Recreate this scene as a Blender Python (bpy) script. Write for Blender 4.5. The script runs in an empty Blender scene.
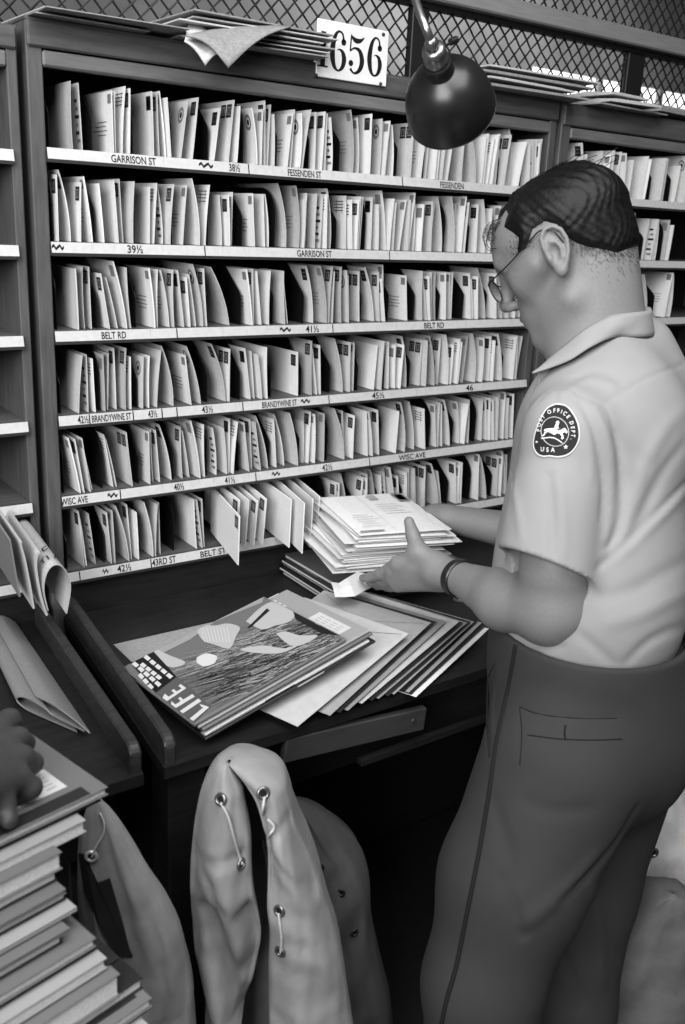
import bpy, math, random
import numpy as np
from mathutils import Vector, Matrix
from mathutils.bvhtree import BVHTree

SC = bpy.context.scene
COL = SC.collection
pi = math.pi
QH = 1

# ------------------------------------------------------------------ camera
CAM = np.array([-0.56663, -1.64569, 1.60494])
ROT = np.array([[0.8154258371459272, -0.5770803017466763, 0.04537652973406247],
                [-0.135616313843388, -0.2666585917311885, -0.9542019759335235],
                [0.5627512057155213, 0.7719271473343536, -0.2957018087090823]])  # rows: right, down, forward
FPX, PCX, PCY = 945.0, 339.0, 514.0


def P(x, y, D):
    """point seen at photo position (x, y), D metres in front of the camera"""
    d = ROT.T @ np.array([(x - PCX) / FPX, (y - PCY) / FPX, 1.0])
    return CAM + d * D


def at(x, y, axis, val):
    """point seen at photo position (x, y) on the plane axis = val"""
    d = ROT.T @ np.array([(x - PCX) / FPX, (y - PCY) / FPX, 1.0])
    return CAM + d * (val - CAM[axis]) / d[axis]


def make_camera():
    cd = bpy.data.cameras.new('camera')
    cd.sensor_fit = 'AUTO'
    cd.sensor_width = 36.0
    cd.lens = FPX / 1024 * 36.0
    cd.shift_x = (342.5 - PCX) / 1024
    cd.shift_y = -(512.0 - PCY) / 1024
    cd.clip_start = 0.02
    cd.dof.use_dof = True
    cd.dof.focus_distance = 1.75
    cd.dof.aperture_fstop = 6.3
    o = bpy.data.objects.new('camera', cd)
    COL.objects.link(o)
    m = Matrix.Identity(4)
    for i in range(3):
        m[i][0] = ROT[0][i]
        m[i][1] = -ROT[1][i]
        m[i][2] = -ROT[2][i]
        m[i][3] = CAM[i]
    o.matrix_world = m
    SC.camera = o


# --------------------------------------------------------------- materials
MATS = {}


def srgb(v):
    return v / 12.92 if v <= 0.04045 else ((v + 0.055) / 1.055) ** 2.4


def mat(name, tone, rough=0.6, kind=None, metal=0.0, var=0.12, bump=0.2, scale=60.0, spec=0.4, emit=None, tone2=None):
    """tone is the grey the thing has, as an sRGB value 0..1"""
    if name in MATS:
        return MATS[name]
    m = bpy.data.materials.new(name)
    m.use_nodes = True
    nt = m.node_tree
    N, L = nt.nodes, nt.links
    b = N['Principled BSDF']
    g = srgb(tone)
    b.inputs['Base Color'].default_value = (g, g, g, 1)
    b.inputs['Roughness'].default_value = rough
    b.inputs['Metallic'].default_value = metal
    b.inputs['Specular IOR Level'].default_value = spec
    if emit:
        b.inputs['Emission Color'].default_value = (1, 1, 1, 1)
        b.inputs['Emission Strength'].default_value = emit
    if kind:
        tc = N.new('ShaderNodeTexCoord')
        mp = N.new('ShaderNodeMapping')
        L.new(tc.outputs['Object'], mp.inputs['Vector'])
        if kind in ('wood', 'woodz'):
            mp.inputs['Scale'].default_value = (4, 40, 40) if kind == 'wood' else (40, 40, 4)
        no = N.new('ShaderNodeTexNoise')
        no.inputs['Scale'].default_value = scale if kind not in ('wood', 'woodz') else 2.5
        no.inputs['Detail'].default_value = 6
        no.inputs['Roughness'].default_value = 0.6
        L.new(mp.outputs['Vector'], no.inputs['Vector'])
        hgt = no.outputs['Fac']
        if kind == 'cloth':
            # fine woven threads plus slow tone drift
            wa = N.new('ShaderNodeTexWave'); wa.inputs['Scale'].default_value = 420; wa.bands_direction = 'Z'
            wb = N.new('ShaderNodeTexWave'); wb.inputs['Scale'].default_value = 420; wb.bands_direction = 'X'
            L.new(tc.outputs['Object'], wa.inputs['Vector']); L.new(tc.outputs['Object'], wb.inputs['Vector'])
            ad = N.new('ShaderNodeMath'); ad.operation = 'MULTIPLY'
            L.new(wa.outputs['Fac'], ad.inputs[0]); L.new(wb.outputs['Fac'], ad.inputs[1])
            a2 = N.new('ShaderNodeMath'); a2.operation = 'MULTIPLY_ADD'; a2.inputs[1].default_value = 0.5
            L.new(ad.outputs[0], a2.inputs[0]); L.new(no.outputs['Fac'], a2.inputs[2])
            hgt = a2.outputs[0]
        cr = N.new('ShaderNodeMapRange')
        g2 = srgb(tone2) if tone2 is not None else None
        lo, hi = (g * (1 - var), g * (1 + var)) if g2 is None else (g, g2)
        cr.inputs['From Min'].default_value = 0.35
        cr.inputs['From Max'].default_value = 0.65
        cr.inputs['To Min'].default_value = lo
        cr.inputs['To Max'].default_value = hi
        L.new(no.outputs['Fac'], cr.inputs['Value'])
        cc = N.new('ShaderNodeCombineColor')
        for k in range(3):
            L.new(cr.outputs['Result'], cc.inputs[k])
        L.new(cc.outputs['Color'], b.inputs['Base Color'])
        if bump:
            bp = N.new('ShaderNodeBump')
            bp.inputs['Strength'].default_value = bump
            bp.inputs['Distance'].default_value = 0.002
            L.new(hgt, bp.inputs['Height'])
            L.new(bp.outputs['Normal'], b.inputs['Normal'])
    MATS[name] = m
    return m


# ------------------------------------------------------------ mesh builder
class MB:
    def __init__(s):
        s.v, s.f, s.m = [], [], []

    def add(s, verts, faces, mi=0, M=None):
        b = len(s.v)
        if M is not None:
            verts = [tuple(M @ Vector(v)) for v in verts]
        s.v.extend(tuple(float(c) for c in v) for v in verts)
        s.f.extend(tuple(i + b for i in f) for f in faces)
        s.m.extend([mi] * len(faces))
        return s

    def box(s, x0, x1, y0, y1, z0, z1, mi=0, M=None, c=0.0):
        """box, with its twelve edges chamfered by c"""
        if c <= 0:
            v = [(x, y, z) for x in (x0, x1) for y in (y0, y1) for z in (z0, z1)]
            f = [(0, 1, 3, 2), (4, 6, 7, 5), (0, 4, 5, 1), (2, 3, 7, 6), (0, 2, 6, 4), (1, 5, 7, 3)]
            return s.add(v, f, mi, M)
        X, Y, Z = (x0, x1), (y0, y1), (z0, z1)
        v, idx = [], {}
        for i in (0, 1):
            for j in (0, 1):
                for k in (0, 1):
                    dx, dy, dz = (c if i == 0 else -c), (c if j == 0 else -c), (c if k == 0 else -c)
                    for a, q in enumerate(((X[i], Y[j] + dy, Z[k] + dz), (X[i] + dx, Y[j], Z[k] + dz), (X[i] + dx, Y[j] + dy, Z[k]))):
                        idx[i, j, k, a] = len(v)
                        v.append(q)
        f = []
        for i in (0, 1):
            q = [idx[i, 0, 0, 0], idx[i, 0, 1, 0], idx[i, 1, 1, 0], idx[i, 1, 0, 0]]
            f.append(tuple(q if i == 0 else q[::-1]))
            q = [idx[0, i, 0, 1], idx[1, i, 0, 1], idx[1, i, 1, 1], idx[0, i, 1, 1]]
            f.append(tuple(q if i == 0 else q[::-1]))
            q = [idx[0, 0, i, 2], idx[0, 1, i, 2], idx[1, 1, i, 2], idx[1, 0, i, 2]]
            f.append(tuple(q if i == 0 else q[::-1]))
        for i in (0, 1):
            for j in (0, 1):
                f.append((idx[i, j, 0, 0], idx[i, j, 0, 1], idx[i, j, 1, 1], idx[i, j, 1, 0]))
                f.append((idx[i, 0, j, 0], idx[i, 0, j, 2], idx[i, 1, j, 2], idx[i, 1, j, 0]))
                f.append((idx[0, i, j, 1], idx[0, i, j, 2], idx[1, i, j, 2], idx[1, i, j, 1]))
                for k in (0, 1):
                    f.append((idx[i, j, k, 0], idx[i, j, k, 1], idx[i, j, k, 2]))
        return s.add(v, f, mi, M)

    def prism(s, pts, d, mi=0, M=None):
        """polygon in the xy plane extruded from z=0 to z=d"""
        n = len(pts)
        v = [(x, y, 0) for x, y in pts] + [(x, y, d) for x, y in pts]
        f = [tuple(range(n - 1, -1, -1)), tuple(range(n, 2 * n))]
        f += [(i, (i + 1) % n, n + (i + 1) % n, n + i) for i in range(n)]
        return s.add(v, f, mi, M)

    def tube(s, pts, r, n=8, mi=0, caps=True, closed=False):
        pts = [Vector(p) for p in pts]
        m = len(pts)
        rs = r if isinstance(r, (list, tuple)) else [r] * m
        v, f = [], []
        up = None
        for i, p in enumerate(pts):
            a, b = pts[i - 1 if (i or closed) else 0], pts[(i + 1) % m if (i < m - 1 or closed) else m - 1]
            t = (b - a).normalized()
            if up is None:
                up = t.orthogonal().normalized()
            up = (up - t * up.dot(t)).normalized()
            w = t.cross(up)
            for k in range(n):
                q = p + (up * math.cos(2 * pi * k / n) + w * math.sin(2 * pi * k / n)) * rs[i]
                v.append(tuple(q))
        rng = m if closed else m - 1
        for i in range(rng):
            j = (i + 1) % m
            for k in range(n):
                f.append((i * n + k, i * n + (k + 1) % n, j * n + (k + 1) % n, j * n + k))
        if caps and not closed:
            f.append(tuple(range(n - 1, -1, -1)))
            f.append(tuple((m - 1) * n + k for k in range(n)))
        return s.add(v, f, mi)

    def lathe(s, prof, n=32, mi=0, M=None, cap0=True, cap1=True):
        """prof: (radius, z) pairs turned about z"""
        v, f = [], []
        for r, z in prof:
            for k in range(n):
                v.append((r * math.cos(2 * pi * k / n), r * math.sin(2 * pi * k / n), z))
        for i in range(len(prof) - 1):
            for k in range(n):
                f.append((i * n + k, i * n + (k + 1) % n, (i + 1) * n + (k + 1) % n, (i + 1) * n + k))
        if cap0:
            f.append(tuple(range(n - 1, -1, -1)))
        if cap1:
            f.append(tuple((len(prof) - 1) * n + k for k in range(n)))
        return s.add(v, f, mi, M)

    def torus(s, R, r, M=None, n=24, k=8, mi=0):
        v, f = [], []
        for i in range(n):
            a = 2 * pi * i / n
            for j in range(k):
                b = 2 * pi * j / k
                v.append(((R + r * math.cos(b)) * math.cos(a), (R + r * math.cos(b)) * math.sin(a), r * math.sin(b)))
        for i in range(n):
            for j in range(k):
                f.append((i * k + j, ((i + 1) % n) * k + j, ((i + 1) % n) * k + (j + 1) % k, i * k + (j + 1) % k))
        return s.add(v, f, mi, M)

    def grid(s, rows, mi=0, closed=False):
        """rows of points joined into a sheet"""
        n = len(rows[0])
        v = [p for r in rows for p in r]
        f = []
        for i in range(len(rows) - 1):
            for k in range(n if closed else n - 1):
                k2 = (k + 1) % n
                f.append((i * n + k, i * n + k2, (i + 1) * n + k2, (i + 1) * n + k))
        return s.add(v, f, mi)

    def mesh(s, name, mats, smooth=False):
        me = bpy.data.meshes.new(name)
        me.from_pydata(s.v, [], s.f)
        for m in (mats if isinstance(mats, (list, tuple)) else [mats]):
            me.materials.append(m)
        if any(s.m):
            me.polygons.foreach_set('material_index', s.m)
        if smooth:
            me.polygons.foreach_set('use_smooth', [True] * len(s.f))
        me.update()
        return me

    def build(s, name, mats, parent=None, smooth=False, loc=None):
        o = bpy.data.objects.new(name, s.mesh(name, mats, smooth))
        COL.objects.link(o)
        if loc is not None:
            # geometry was given in world coordinates: move the origin there
            o.data.transform(Matrix.Translation(-Vector(loc)))
            o.location = loc
        if parent:
            o.parent = parent
        return o


def tag(o, label, cat, group=None, kind=None):
    o['label'] = label
    o['category'] = cat
    if group:
        o['group'] = group
    if kind:
        o['kind'] = kind
    return o


def empty(name, loc, label=None, cat=None, group=None, rz=0.0):
    o = bpy.data.objects.new(name, None)
    o.empty_display_size = 0.05
    COL.objects.link(o)
    o.location = loc
    o.rotation_euler = (0, 0, rz)
    if label:
        tag(o, label, cat, group)
    return o


def structure(o):
    o['kind'] = 'structure'
    return o


def part(mb, name, mats, parent, smooth=False):
    """a part whose geometry is in world coordinates, under an unrotated parent chain"""
    o = mb.build(name, mats, None, smooth)
    base = Vector((0, 0, 0))
    q = parent
    while q is not None:
        base += q.location
        q = q.parent
    o.data.transform(Matrix.Translation(-base))
    o.parent = parent
    return o


# -------------------------------------------------------------------- text
_TXT = {}


def text_geo(s):
    """flat outline mesh of a string, height about 1, starting at x = 0"""
    if s not in _TXT:
        cu = bpy.data.curves.new('lettering', 'FONT')
        cu.body = s
        cu.size = 1.0
        cu.resolution_u = 3
        cu.offset = 0.018
        ob = bpy.data.objects.new('lettering', cu)
        COL.objects.link(ob)
        dg = bpy.context.evaluated_depsgraph_get()
        dg.update()
        me = bpy.data.meshes.new_from_object(ob.evaluated_get(dg))
        v = [tuple(x.co) for x in me.vertices]
        f = [tuple(p.vertices) for p in me.polygons]
        bpy.data.objects.remove(ob)
        bpy.data.curves.remove(cu)
        bpy.data.meshes.remove(me)
        w = max((q[0] for q in v), default=0.1)
        _TXT[s] = (v, f, w)
    return _TXT[s]


def put_text(mb, s, org, xdir, ydir, h, mi=0, stretch=1.0, lift=0.0004, width=None):
    v, f, w = text_geo(s)
    o, X, Y = Vector(org), Vector(xdir).normalized(), Vector(ydir).normalized()
    Nn = X.cross(Y).normalized()
    sx = h * 1.4 * stretch if width is None else width / w
    sy = h * 1.4
    mb.add([tuple(o + X * (a * sx) + Y * (b * sy) + Nn * lift) for a, b, c in v], f, mi)
    return w * sx


def stroke(mb, pts, ws, M, mi=0):
    """flat brush stroke through 2-D points with a width at each"""
    n = len(pts)
    L_, R_ = [], []
    for i in range(n):
        a, b = pts[max(i - 1, 0)], pts[min(i + 1, n - 1)]
        tx, ty = b[0] - a[0], b[1] - a[1]
        l = math.hypot(tx, ty) or 1
        nx, ny = -ty / l, tx / l
        w = ws[i] / 2
        L_.append((pts[i][0] + nx * w, pts[i][1] + ny * w, 0))
        R_.append((pts[i][0] - nx * w, pts[i][1] - ny * w, 0))
    v = L_ + R_
    f = [(n + i, n + i + 1, i + 1, i) for i in range(n - 1)]
    mb.add(v, f, mi, M)


def smooth_path(pts, n=6):
    """Catmull-Rom through points of any dimension"""
    pts = [np.array(p, float) for p in pts]
    out = []
    for i in range(len(pts) - 1):
        p0, p1, p2, p3 = pts[max(i - 1, 0)], pts[i], pts[i + 1], pts[min(i + 2, len(pts) - 1)]
        for k in range(n):
            t = k / n
            out.append(0.5 * ((2 * p1) + (-p0 + p2) * t + (2 * p0 - 5 * p1 + 4 * p2 - p3) * t * t + (-p0 + 3 * p1 - 3 * p2 + p3) * t ** 3))
    out.append(pts[-1])
    return out


ORD = ['zeroth', 'first', 'second', 'third', 'fourth', 'fifth', 'sixth', 'seventh', 'eighth', 'ninth', 'tenth', 'eleventh', 'twelfth',
       'thirteenth', 'fourteenth', 'fifteenth', 'sixteenth', 'seventeenth', 'eighteenth', 'nineteenth', 'twentieth']


def ordinal(n):
    if n <= 20:
        return ORD[n]
    t, u = divmod(n, 10)
    ten = {2: 'twent', 3: 'thirt', 4: 'fort', 5: 'fift', 6: 'sixt'}[t]
    return ten + 'ieth' if u == 0 else ten + 'y-' + ORD[u]


def hit_obj(objs):
    """returns a function casting a sight line from the camera position through photo position onto the meshes"""
    vs, ps = [], []
    bpy.context.view_layer.update()
    for o in objs:
        b = len(vs)
        mw = o.matrix_world
        vs.extend(mw @ v.co for v in o.data.vertices)
        ps.extend(tuple(i + b for i in p.vertices) for p in o.data.polygons)
    t = BVHTree.FromPolygons(vs, ps)

    def f(x, y):
        d = Vector(ROT.T @ np.array([(x - PCX) / FPX, (y - PCY) / FPX, 1.0])).normalized()
        co, no, i, dist = t.ray_cast(Vector(CAM), d)
        if co is None:
            return None, None
        if no.dot(d) > 0:
            no = -no
        return co, no
    return f


def frame(o, n, up=(0, 0, 1)):
    """matrix whose z axis is n at o, x axis horizontal-right as seen facing it"""
    n = Vector(n).normalized()
    u = Vector(up)
    x = u.cross(n).normalized()
    y = n.cross(x)
    m = Matrix.Identity(4)
    for i in range(3):
        m[i][0], m[i][1], m[i][2], m[i][3] = x[i], y[i], n[i], o[i]
    return m


# ------------------------------------------------------ smooth solid fields
def smin(a, b, k):
    if k <= 0:
        return np.minimum(a, b)
    h = np.maximum(k - np.abs(a - b), 0) / k
    return np.minimum(a, b) - h * h * k * 0.25


def smax(a, b, k):
    return -smin(-a, -b, k)


def cone(p, a, b, r1, r2):
    a, b = np.asarray(a, float), np.asarray(b, float)
    ba = b - a
    l2 = ba @ ba
    rr = r1 - r2
    a2 = max(l2 - rr * rr, 1e-9)
    il2 = 1 / l2
    pa = p - a
    y = pa @ ba
    z = y - l2
    w = pa * l2 - y[..., None] * ba
    x2 = np.einsum('...i,...i', w, w)
    y2 = y * y * l2
    z2 = z * z * l2
    k = np.sign(rr) * rr * rr * x2
    c1 = np.sign(z) * a2 * z2 > k
    c2 = np.sign(y) * a2 * y2 < k
    d1 = np.sqrt(x2 + z2) * il2 - r2
    d2 = np.sqrt(x2 + y2) * il2 - r1
    d3 = (np.sqrt(x2 * a2 * il2) + y * rr) * il2 - r1
    return np.where(c1, d1, np.where(c2, d2, d3))


def ellip(p, c, axes, r):
    """axes: 3 orthonormal rows"""
    q = (p - np.asarray(c, float)) @ np.asarray(axes, float).T
    r = np.asarray(r, float)
    k0 = np.sqrt(((q / r) ** 2).sum(-1))
    k1 = np.sqrt(((q / (r * r)) ** 2).sum(-1)) + 1e-9
    return k0 * (k0 - 1) / k1


def polyline_d(p, pts):
    d = None
    for a, b in zip(pts[:-1], pts[1:]):
        a, b = np.asarray(a, float), np.asarray(b, float)
        ba = b - a
        t = np.clip(((p - a) @ ba) / max(ba @ ba, 1e-12), 0, 1)
        q = np.sqrt((((p - a) - t[..., None] * ba) ** 2).sum(-1))
        d = q if d is None else np.minimum(d, q)
    return d


def polyline_du(p, pts):
    d = np.full(p.shape[:-1], 1e9)
    u = np.zeros(p.shape[:-1])
    n = len(pts) - 1
    for i in range(n):
        a, b = pts[i], pts[i + 1]
        ba = b - a
        t = np.clip(((p - a) @ ba) / max(ba @ ba, 1e-12), 0, 1)
        q = np.sqrt((((p - a) - t[..., None] * ba) ** 2).sum(-1))
        m = q < d
        d = np.where(m, q, d)
        u = np.where(m, (i + t) / n, u)
    return d, u


def net(fn, lo, hi, h, B=12, lip=1.0):
    """surface nets over the zero set of fn inside a box, evaluated only in blocks the surface can reach"""
    lo = np.asarray(lo, float)
    nb = np.maximum(np.ceil((np.asarray(hi) - lo) / (h * B)).astype(int), 1)
    bi = np.stack(np.meshgrid(*[np.arange(n) for n in nb], indexing='ij'), -1).reshape(-1, 3)
    cen = lo + (bi + 0.5) * B * h
    dc = np.concatenate([fn(c) for c in np.array_split(cen, max(1, len(cen) // 20000))])
    act = bi[np.abs(dc) < (B * h * 0.5 * 1.7321 + 2 * h) * lip]
    g = np.stack(np.meshgrid(*[np.arange(B + 1)] * 3, indexing='ij'), -1)
    dims = nb * B + 2
    cid, cpos, quads = [], [], []
    corner = np.array([(i, j, k) for i in (0, 1) for j in (0, 1) for k in (0, 1)])
    edges = [(a, b) for a in range(8) for b in range(a + 1, 8) if np.abs(corner[a] - corner[b]).sum() == 1]

    def key(ix):
        return (ix[..., 0] * dims[1] + ix[..., 1]) * dims[2] + ix[..., 2]
    for chunk in np.array_split(act, max(1, len(act) // 60)):
        if len(chunk) == 0:
            continue
        gi = chunk[:, None, None, None, :] * B + g[None]
        val = fn((lo + gi * h).reshape(-1, 3)).reshape(gi.shape[:-1])
        sg = val < 0
        cs = np.stack([val[:, c[0]:B + c[0], c[1]:B + c[1], c[2]:B + c[2]] for c in corner], -1)
        s8 = cs < 0
        cnt = s8.sum(-1)
        m = (cnt > 0) & (cnt < 8)
        if not m.any():
            continue
        base = gi[:, :B, :B, :B][m]
        cv = cs[m]
        acc = np.zeros((len(cv), 3))
        num = np.zeros(len(cv))
        for a, b in edges:
            x = (cv[:, a] < 0) != (cv[:, b] < 0)
            t = np.where(x, cv[:, a] / np.where(x, cv[:, a] - cv[:, b], 1), 0)
            pt = corner[a] + t[:, None] * (corner[b] - corner[a])
            acc += np.where(x[:, None], pt, 0)
            num += x
        cid.append(key(base))
        cpos.append(lo + (base + acc / num[:, None]) * h)
        for ax in range(3):
            e = [slice(0, B)] * 3
            e2 = [slice(0, B)] * 3
            e2[ax] = slice(1, B + 1)
            s0, s1 = sg[(slice(None), *e)], sg[(slice(None), *e2)]
            cr = s0 != s1
            if not cr.any():
                continue
            ix = gi[:, :B, :B, :B][cr]
            ins = s0[cr]
            u, w = (ax + 1) % 3, (ax + 2) % 3
            du, dw = np.zeros(3, int), np.zeros(3, int)
            du[u], dw[w] = 1, 1
            q = np.stack([key(ix - du - dw), key(ix - dw), key(ix), key(ix - du)], -1)
            q[~ins] = q[~ins][:, ::-1]
            quads.append(q)
    cid = np.concatenate(cid)
    cpos = np.concatenate(cpos)
    quads = np.concatenate(quads)
    o = np.argsort(cid)
    cid, cpos = cid[o], cpos[o]
    ii = np.searchsorted(cid, quads)
    ii = np.clip(ii, 0, len(cid) - 1)
    ok = (cid[ii] == quads).all(-1)
    return cpos, ii[ok]


def net_obj(name, fn, lo, hi, h, mats, lip=1.0, B=12):
    v, q = net(fn, lo, hi, h, B, lip)
    me = bpy.data.meshes.new(name)
    me.vertices.add(len(v))
    me.vertices.foreach_set('co', v.ravel())
    me.loops.add(len(q) * 4)
    me.loops.foreach_set('vertex_index', q.ravel().astype(np.int32))
    me.polygons.add(len(q))
    me.polygons.foreach_set('loop_start', np.arange(0, len(q) * 4, 4, dtype=np.int32))
    me.update(calc_edges=True)
    me.validate()
    me.polygons.foreach_set('use_smooth', [True] * len(me.polygons))
    for m in (mats if isinstance(mats, (list, tuple)) else [mats]):
        me.materials.append(m)
    o = bpy.data.objects.new(name, me)
    COL.objects.link(o)
    return o
make_camera()
random.seed(11)

M_WOOD = mat('dark_oak', 0.29, 0.55, 'wood', var=0.25, bump=0.15)
M_WOODZ = mat('dark_oak_upright', 0.30, 0.55, 'woodz', var=0.25, bump=0.15)
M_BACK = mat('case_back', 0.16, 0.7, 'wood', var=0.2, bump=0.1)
M_CARD = mat('label_card', 0.74, 0.6, 'plain', var=0.06, bump=0, scale=90)
M_INK = mat('black_ink', 0.07, 0.6)
M_INKM = mat('grey_ink', 0.45, 0.6)
M_INKL = mat('faint_ink', 0.62, 0.6)
M_LIP = mat('label_rail', 0.22, 0.4, metal=0.3)
M_PLATE = mat('divider_metal', 0.06, 0.45, metal=0.2, spec=0.3)
M_PAPERS = [mat('paper_white', 0.86, 0.75, 'plain', var=0.04, bump=0.05, scale=120),
            mat('paper_cream', 0.81, 0.75, 'plain', var=0.05, bump=0.05, scale=120),
            mat('paper_grey', 0.75, 0.75, 'plain', var=0.06, bump=0.05, scale=120),
            mat('paper_manila', 0.67, 0.75, 'plain', var=0.06, bump=0.05, scale=120)]
TONE_WORD = ['white', 'cream', 'pale grey', 'buff']

ZT = [1.70 - 0.15 * k for k in range(6)]
SHELF_WORD = ['top shelf', 'second shelf down', 'third shelf down', 'fourth shelf down', 'fifth shelf down', 'bottom shelf']


# ---------------------------------------------------------- the room around
floor = structure(MB().box(-3.2, 10.4, -3.2, 4.9, -0.1, 0.0).build('floor', mat('floor_boards', 0.13, 0.5, 'wood', var=0.2, bump=0.1)))
wall = MB()
wx0, wx1, wz0, wz1 = 6.0, 9.6, 1.7, 2.98
Yw = 4.8
wb = MB()
wb.box(-3.2, wx0, Yw, Yw + 0.1, 0, 4.2)
wb.box(wx1, 10.4, Yw, Yw + 0.1, 0, 4.2)
wb.box(wx0, wx1, Yw, Yw + 0.1, 0, wz0)
wb.box(wx0, wx1, Yw, Yw + 0.1, wz1, 4.2)
structure(wb.build('wall_back', mat('back_wall_paint', 0.44, 0.8, 'plain', var=0.45, bump=0.05, scale=0.9)))


win = MB().box(wx0, wx1, Yw + 0.04, Yw + 0.05, wz0, wz1)
structure(win.build('window_1', mat('daylit_glass', 0.9, 0.3, emit=1.6)))
for i_ in range(1, 4):
    xm_ = wx0 + (wx1 - wx0) * i_ / 4
    structure(MB().box(xm_ - 0.03, xm_ + 0.03, Yw - 0.01, Yw + 0.039, wz0, wz1).build('window_1_frame', mat('window_paint', 0.5, 0.6)))


# ---------------------------------------------------------------- the cases
M_DARK = mat('dark_board', 0.10, 0.5, 'wood', var=0.3, bump=0.1)  # much darker than the other case wood


def post(mb, x0, x1, z0, z1, y0=0.0, y1=0.30):
    mb.box(x0, x1, y0, y1, z0, z1, c=0.002)


def make_case(name, label, x0, x1, dz, shelves, wl, wr, base_z, div_n, pitch=0.15, top=1.888):
    """x0, x1: inner faces of the side posts"""
    root = empty(name, (x0, 0.0, 0.0), label, 'sorting case')
    a = MB(); post(a, x0 - wl, x0, 0.0, top); part(a, 'side_post', M_WOODZ, root)
    b = MB(); post(b, x1, x1 + wr, 0.0, top); part(b, 'side_post', M_WOODZ, root)
    h = MB(); h.box(x0 - wl + 0.001, x1 + wr - 0.001, -0.006, 0.016, 1.849 + dz, top, c=0.003)
    part(h, 'header_board', M_WOOD, root)
    h = MB(); h.box(x0, x1, -0.002, 0.02, 1.822 + dz, 1.846 + dz, c=0.003)
    part(h, 'header_rail', mat('dark_oak_worn', 0.40, 0.5, 'wood', var=0.2, bump=0.1), root)
    t = MB(); t.box(x0 - wl, x1 + wr, 0.0, 0.30, top, top + 0.004); part(t, 'top_board', M_WOOD, root)
    k = MB(); k.box(x0, x1, 0.285, 0.30, 0.0, top - 0.001); part(k, 'back_panel', M_BACK, root)  # lower part added to block light leaking in from the back room
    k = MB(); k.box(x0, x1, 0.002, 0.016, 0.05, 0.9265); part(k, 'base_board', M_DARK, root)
    sh = []
    for i in range(shelves):
        z = 1.70 + dz - pitch * i
        s = MB(); s.box(x0 + 0.001, x1 - 0.001, 0.0, 0.284, z - 0.012, z - 0.0005)
        so = part(s, 'shelf', M_WOOD, root)
        st = MB()
        # slanted card in a dark rail
        q = [(-0.0015, z - 0.0005), (-0.0075, z - 0.0005), (-0.0110, z - 0.0180), (-0.0110, z - 0.0235), (-0.0015, z - 0.0235)]
        n = len(q)
        v = [(x, y, zz) for x in (x0 - 0.002, x1 + 0.001) for y, zz in q]
        f = [tuple(range(n)), tuple(range(2 * n - 1, n - 1, -1))] + [(j, n + j, n + (j + 1) % n, (j + 1) % n) for j in range(n)]
        mi = [0, 0] + [1 if j == 1 else 0 for j in range(n)]
        st.v, st.f, st.m = v, f, mi
        sh.append((so, st, z))
    return root, sh


case, shelves = make_case('mail_sorting_case', 'big dark wooden pigeonhole case of six letter shelves behind the postman', 0.0, 1.185, 0.0, 6, 0.026, 0.022, 0.86, 16)
rcase, rshelves = make_case('mail_sorting_case', 'dark wooden letter case to the right, behind the back of the head', 1.256, 2.2, -0.006, 6, 0.033, 0.03, 0.86, 8, 0.151)
lcase, lshelves = make_case('mail_sorting_case', 'dark wooden letter case at the far left, only its post showing', -1.0, -0.058, -0.008, 6, 0.02, 0.017, 0.86, 8, 0.149, 1.872)

for so, st, z in rshelves + lshelves:
    part(st, 'label_strip', [M_LIP, M_CARD], so)

# printed numbers and hand lettering on the label strips
def on_strip(k, xs):
    """points on the sloping card: returns origin and the two axes at photo x"""
    z = ZT[k]
    return z


LETTER = [  # shelf, left px, right px, text, dark
    (0, 111, 156, 'GARRISON ST'), (0, 229, 240, '38\u00bd'), (0, 288, 322, 'FESSENDEN ST'), (0, 442, 466, 'FESSENDEN'),
    (1, 127, 143, '39\u00bd'), (1, 297, 332, 'GARRISON ST'),
    (2, 101, 126, 'BELT RD'), (2, 306, 319, '41\u00bd'), (2, 424, 444, 'BELT RD'),
    (3, 77, 88, '42\u00bd'), (3, 91, 131, 'BRANDYWINE ST'), (3, 148, 157, '43\u00bd'), (3, 202, 213, '43\u00bd'), (3, 262, 297, 'BRANDYWINE ST'),
    (3, 372, 384, '45\u00bd'), (3, 465, 472, '46'),
    (4, 60, 87, 'WISC AVE'), (4, 174, 184, '40\u00bd'), (4, 225, 235, '41\u00bd'), (4, 322, 332, '42\u00bd'), (4, 398, 424, 'WISC AVE'),
    (5, 117, 131, '42\u00bd'), (5, 152, 176, '43RD ST'), (5, 200, 226, 'BELT ST')]
SEPS = {0: [249, 404], 1: [205, 390], 2: [177, 333], 3: [89, 133, 162, 177, 243, 329], 4: [120, 256, 369], 5: [79, 151]}
SMUDGE = {0: [(199, 213)], 1: [(52, 64)], 2: [(280, 291)], 3: [(301, 310)], 4: [(107, 117), (272, 280)], 5: [(102, 108)]}


def strip_y(z_rel):
    return -0.0075 - 0.0035 * (z_rel / 0.018)


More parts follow.
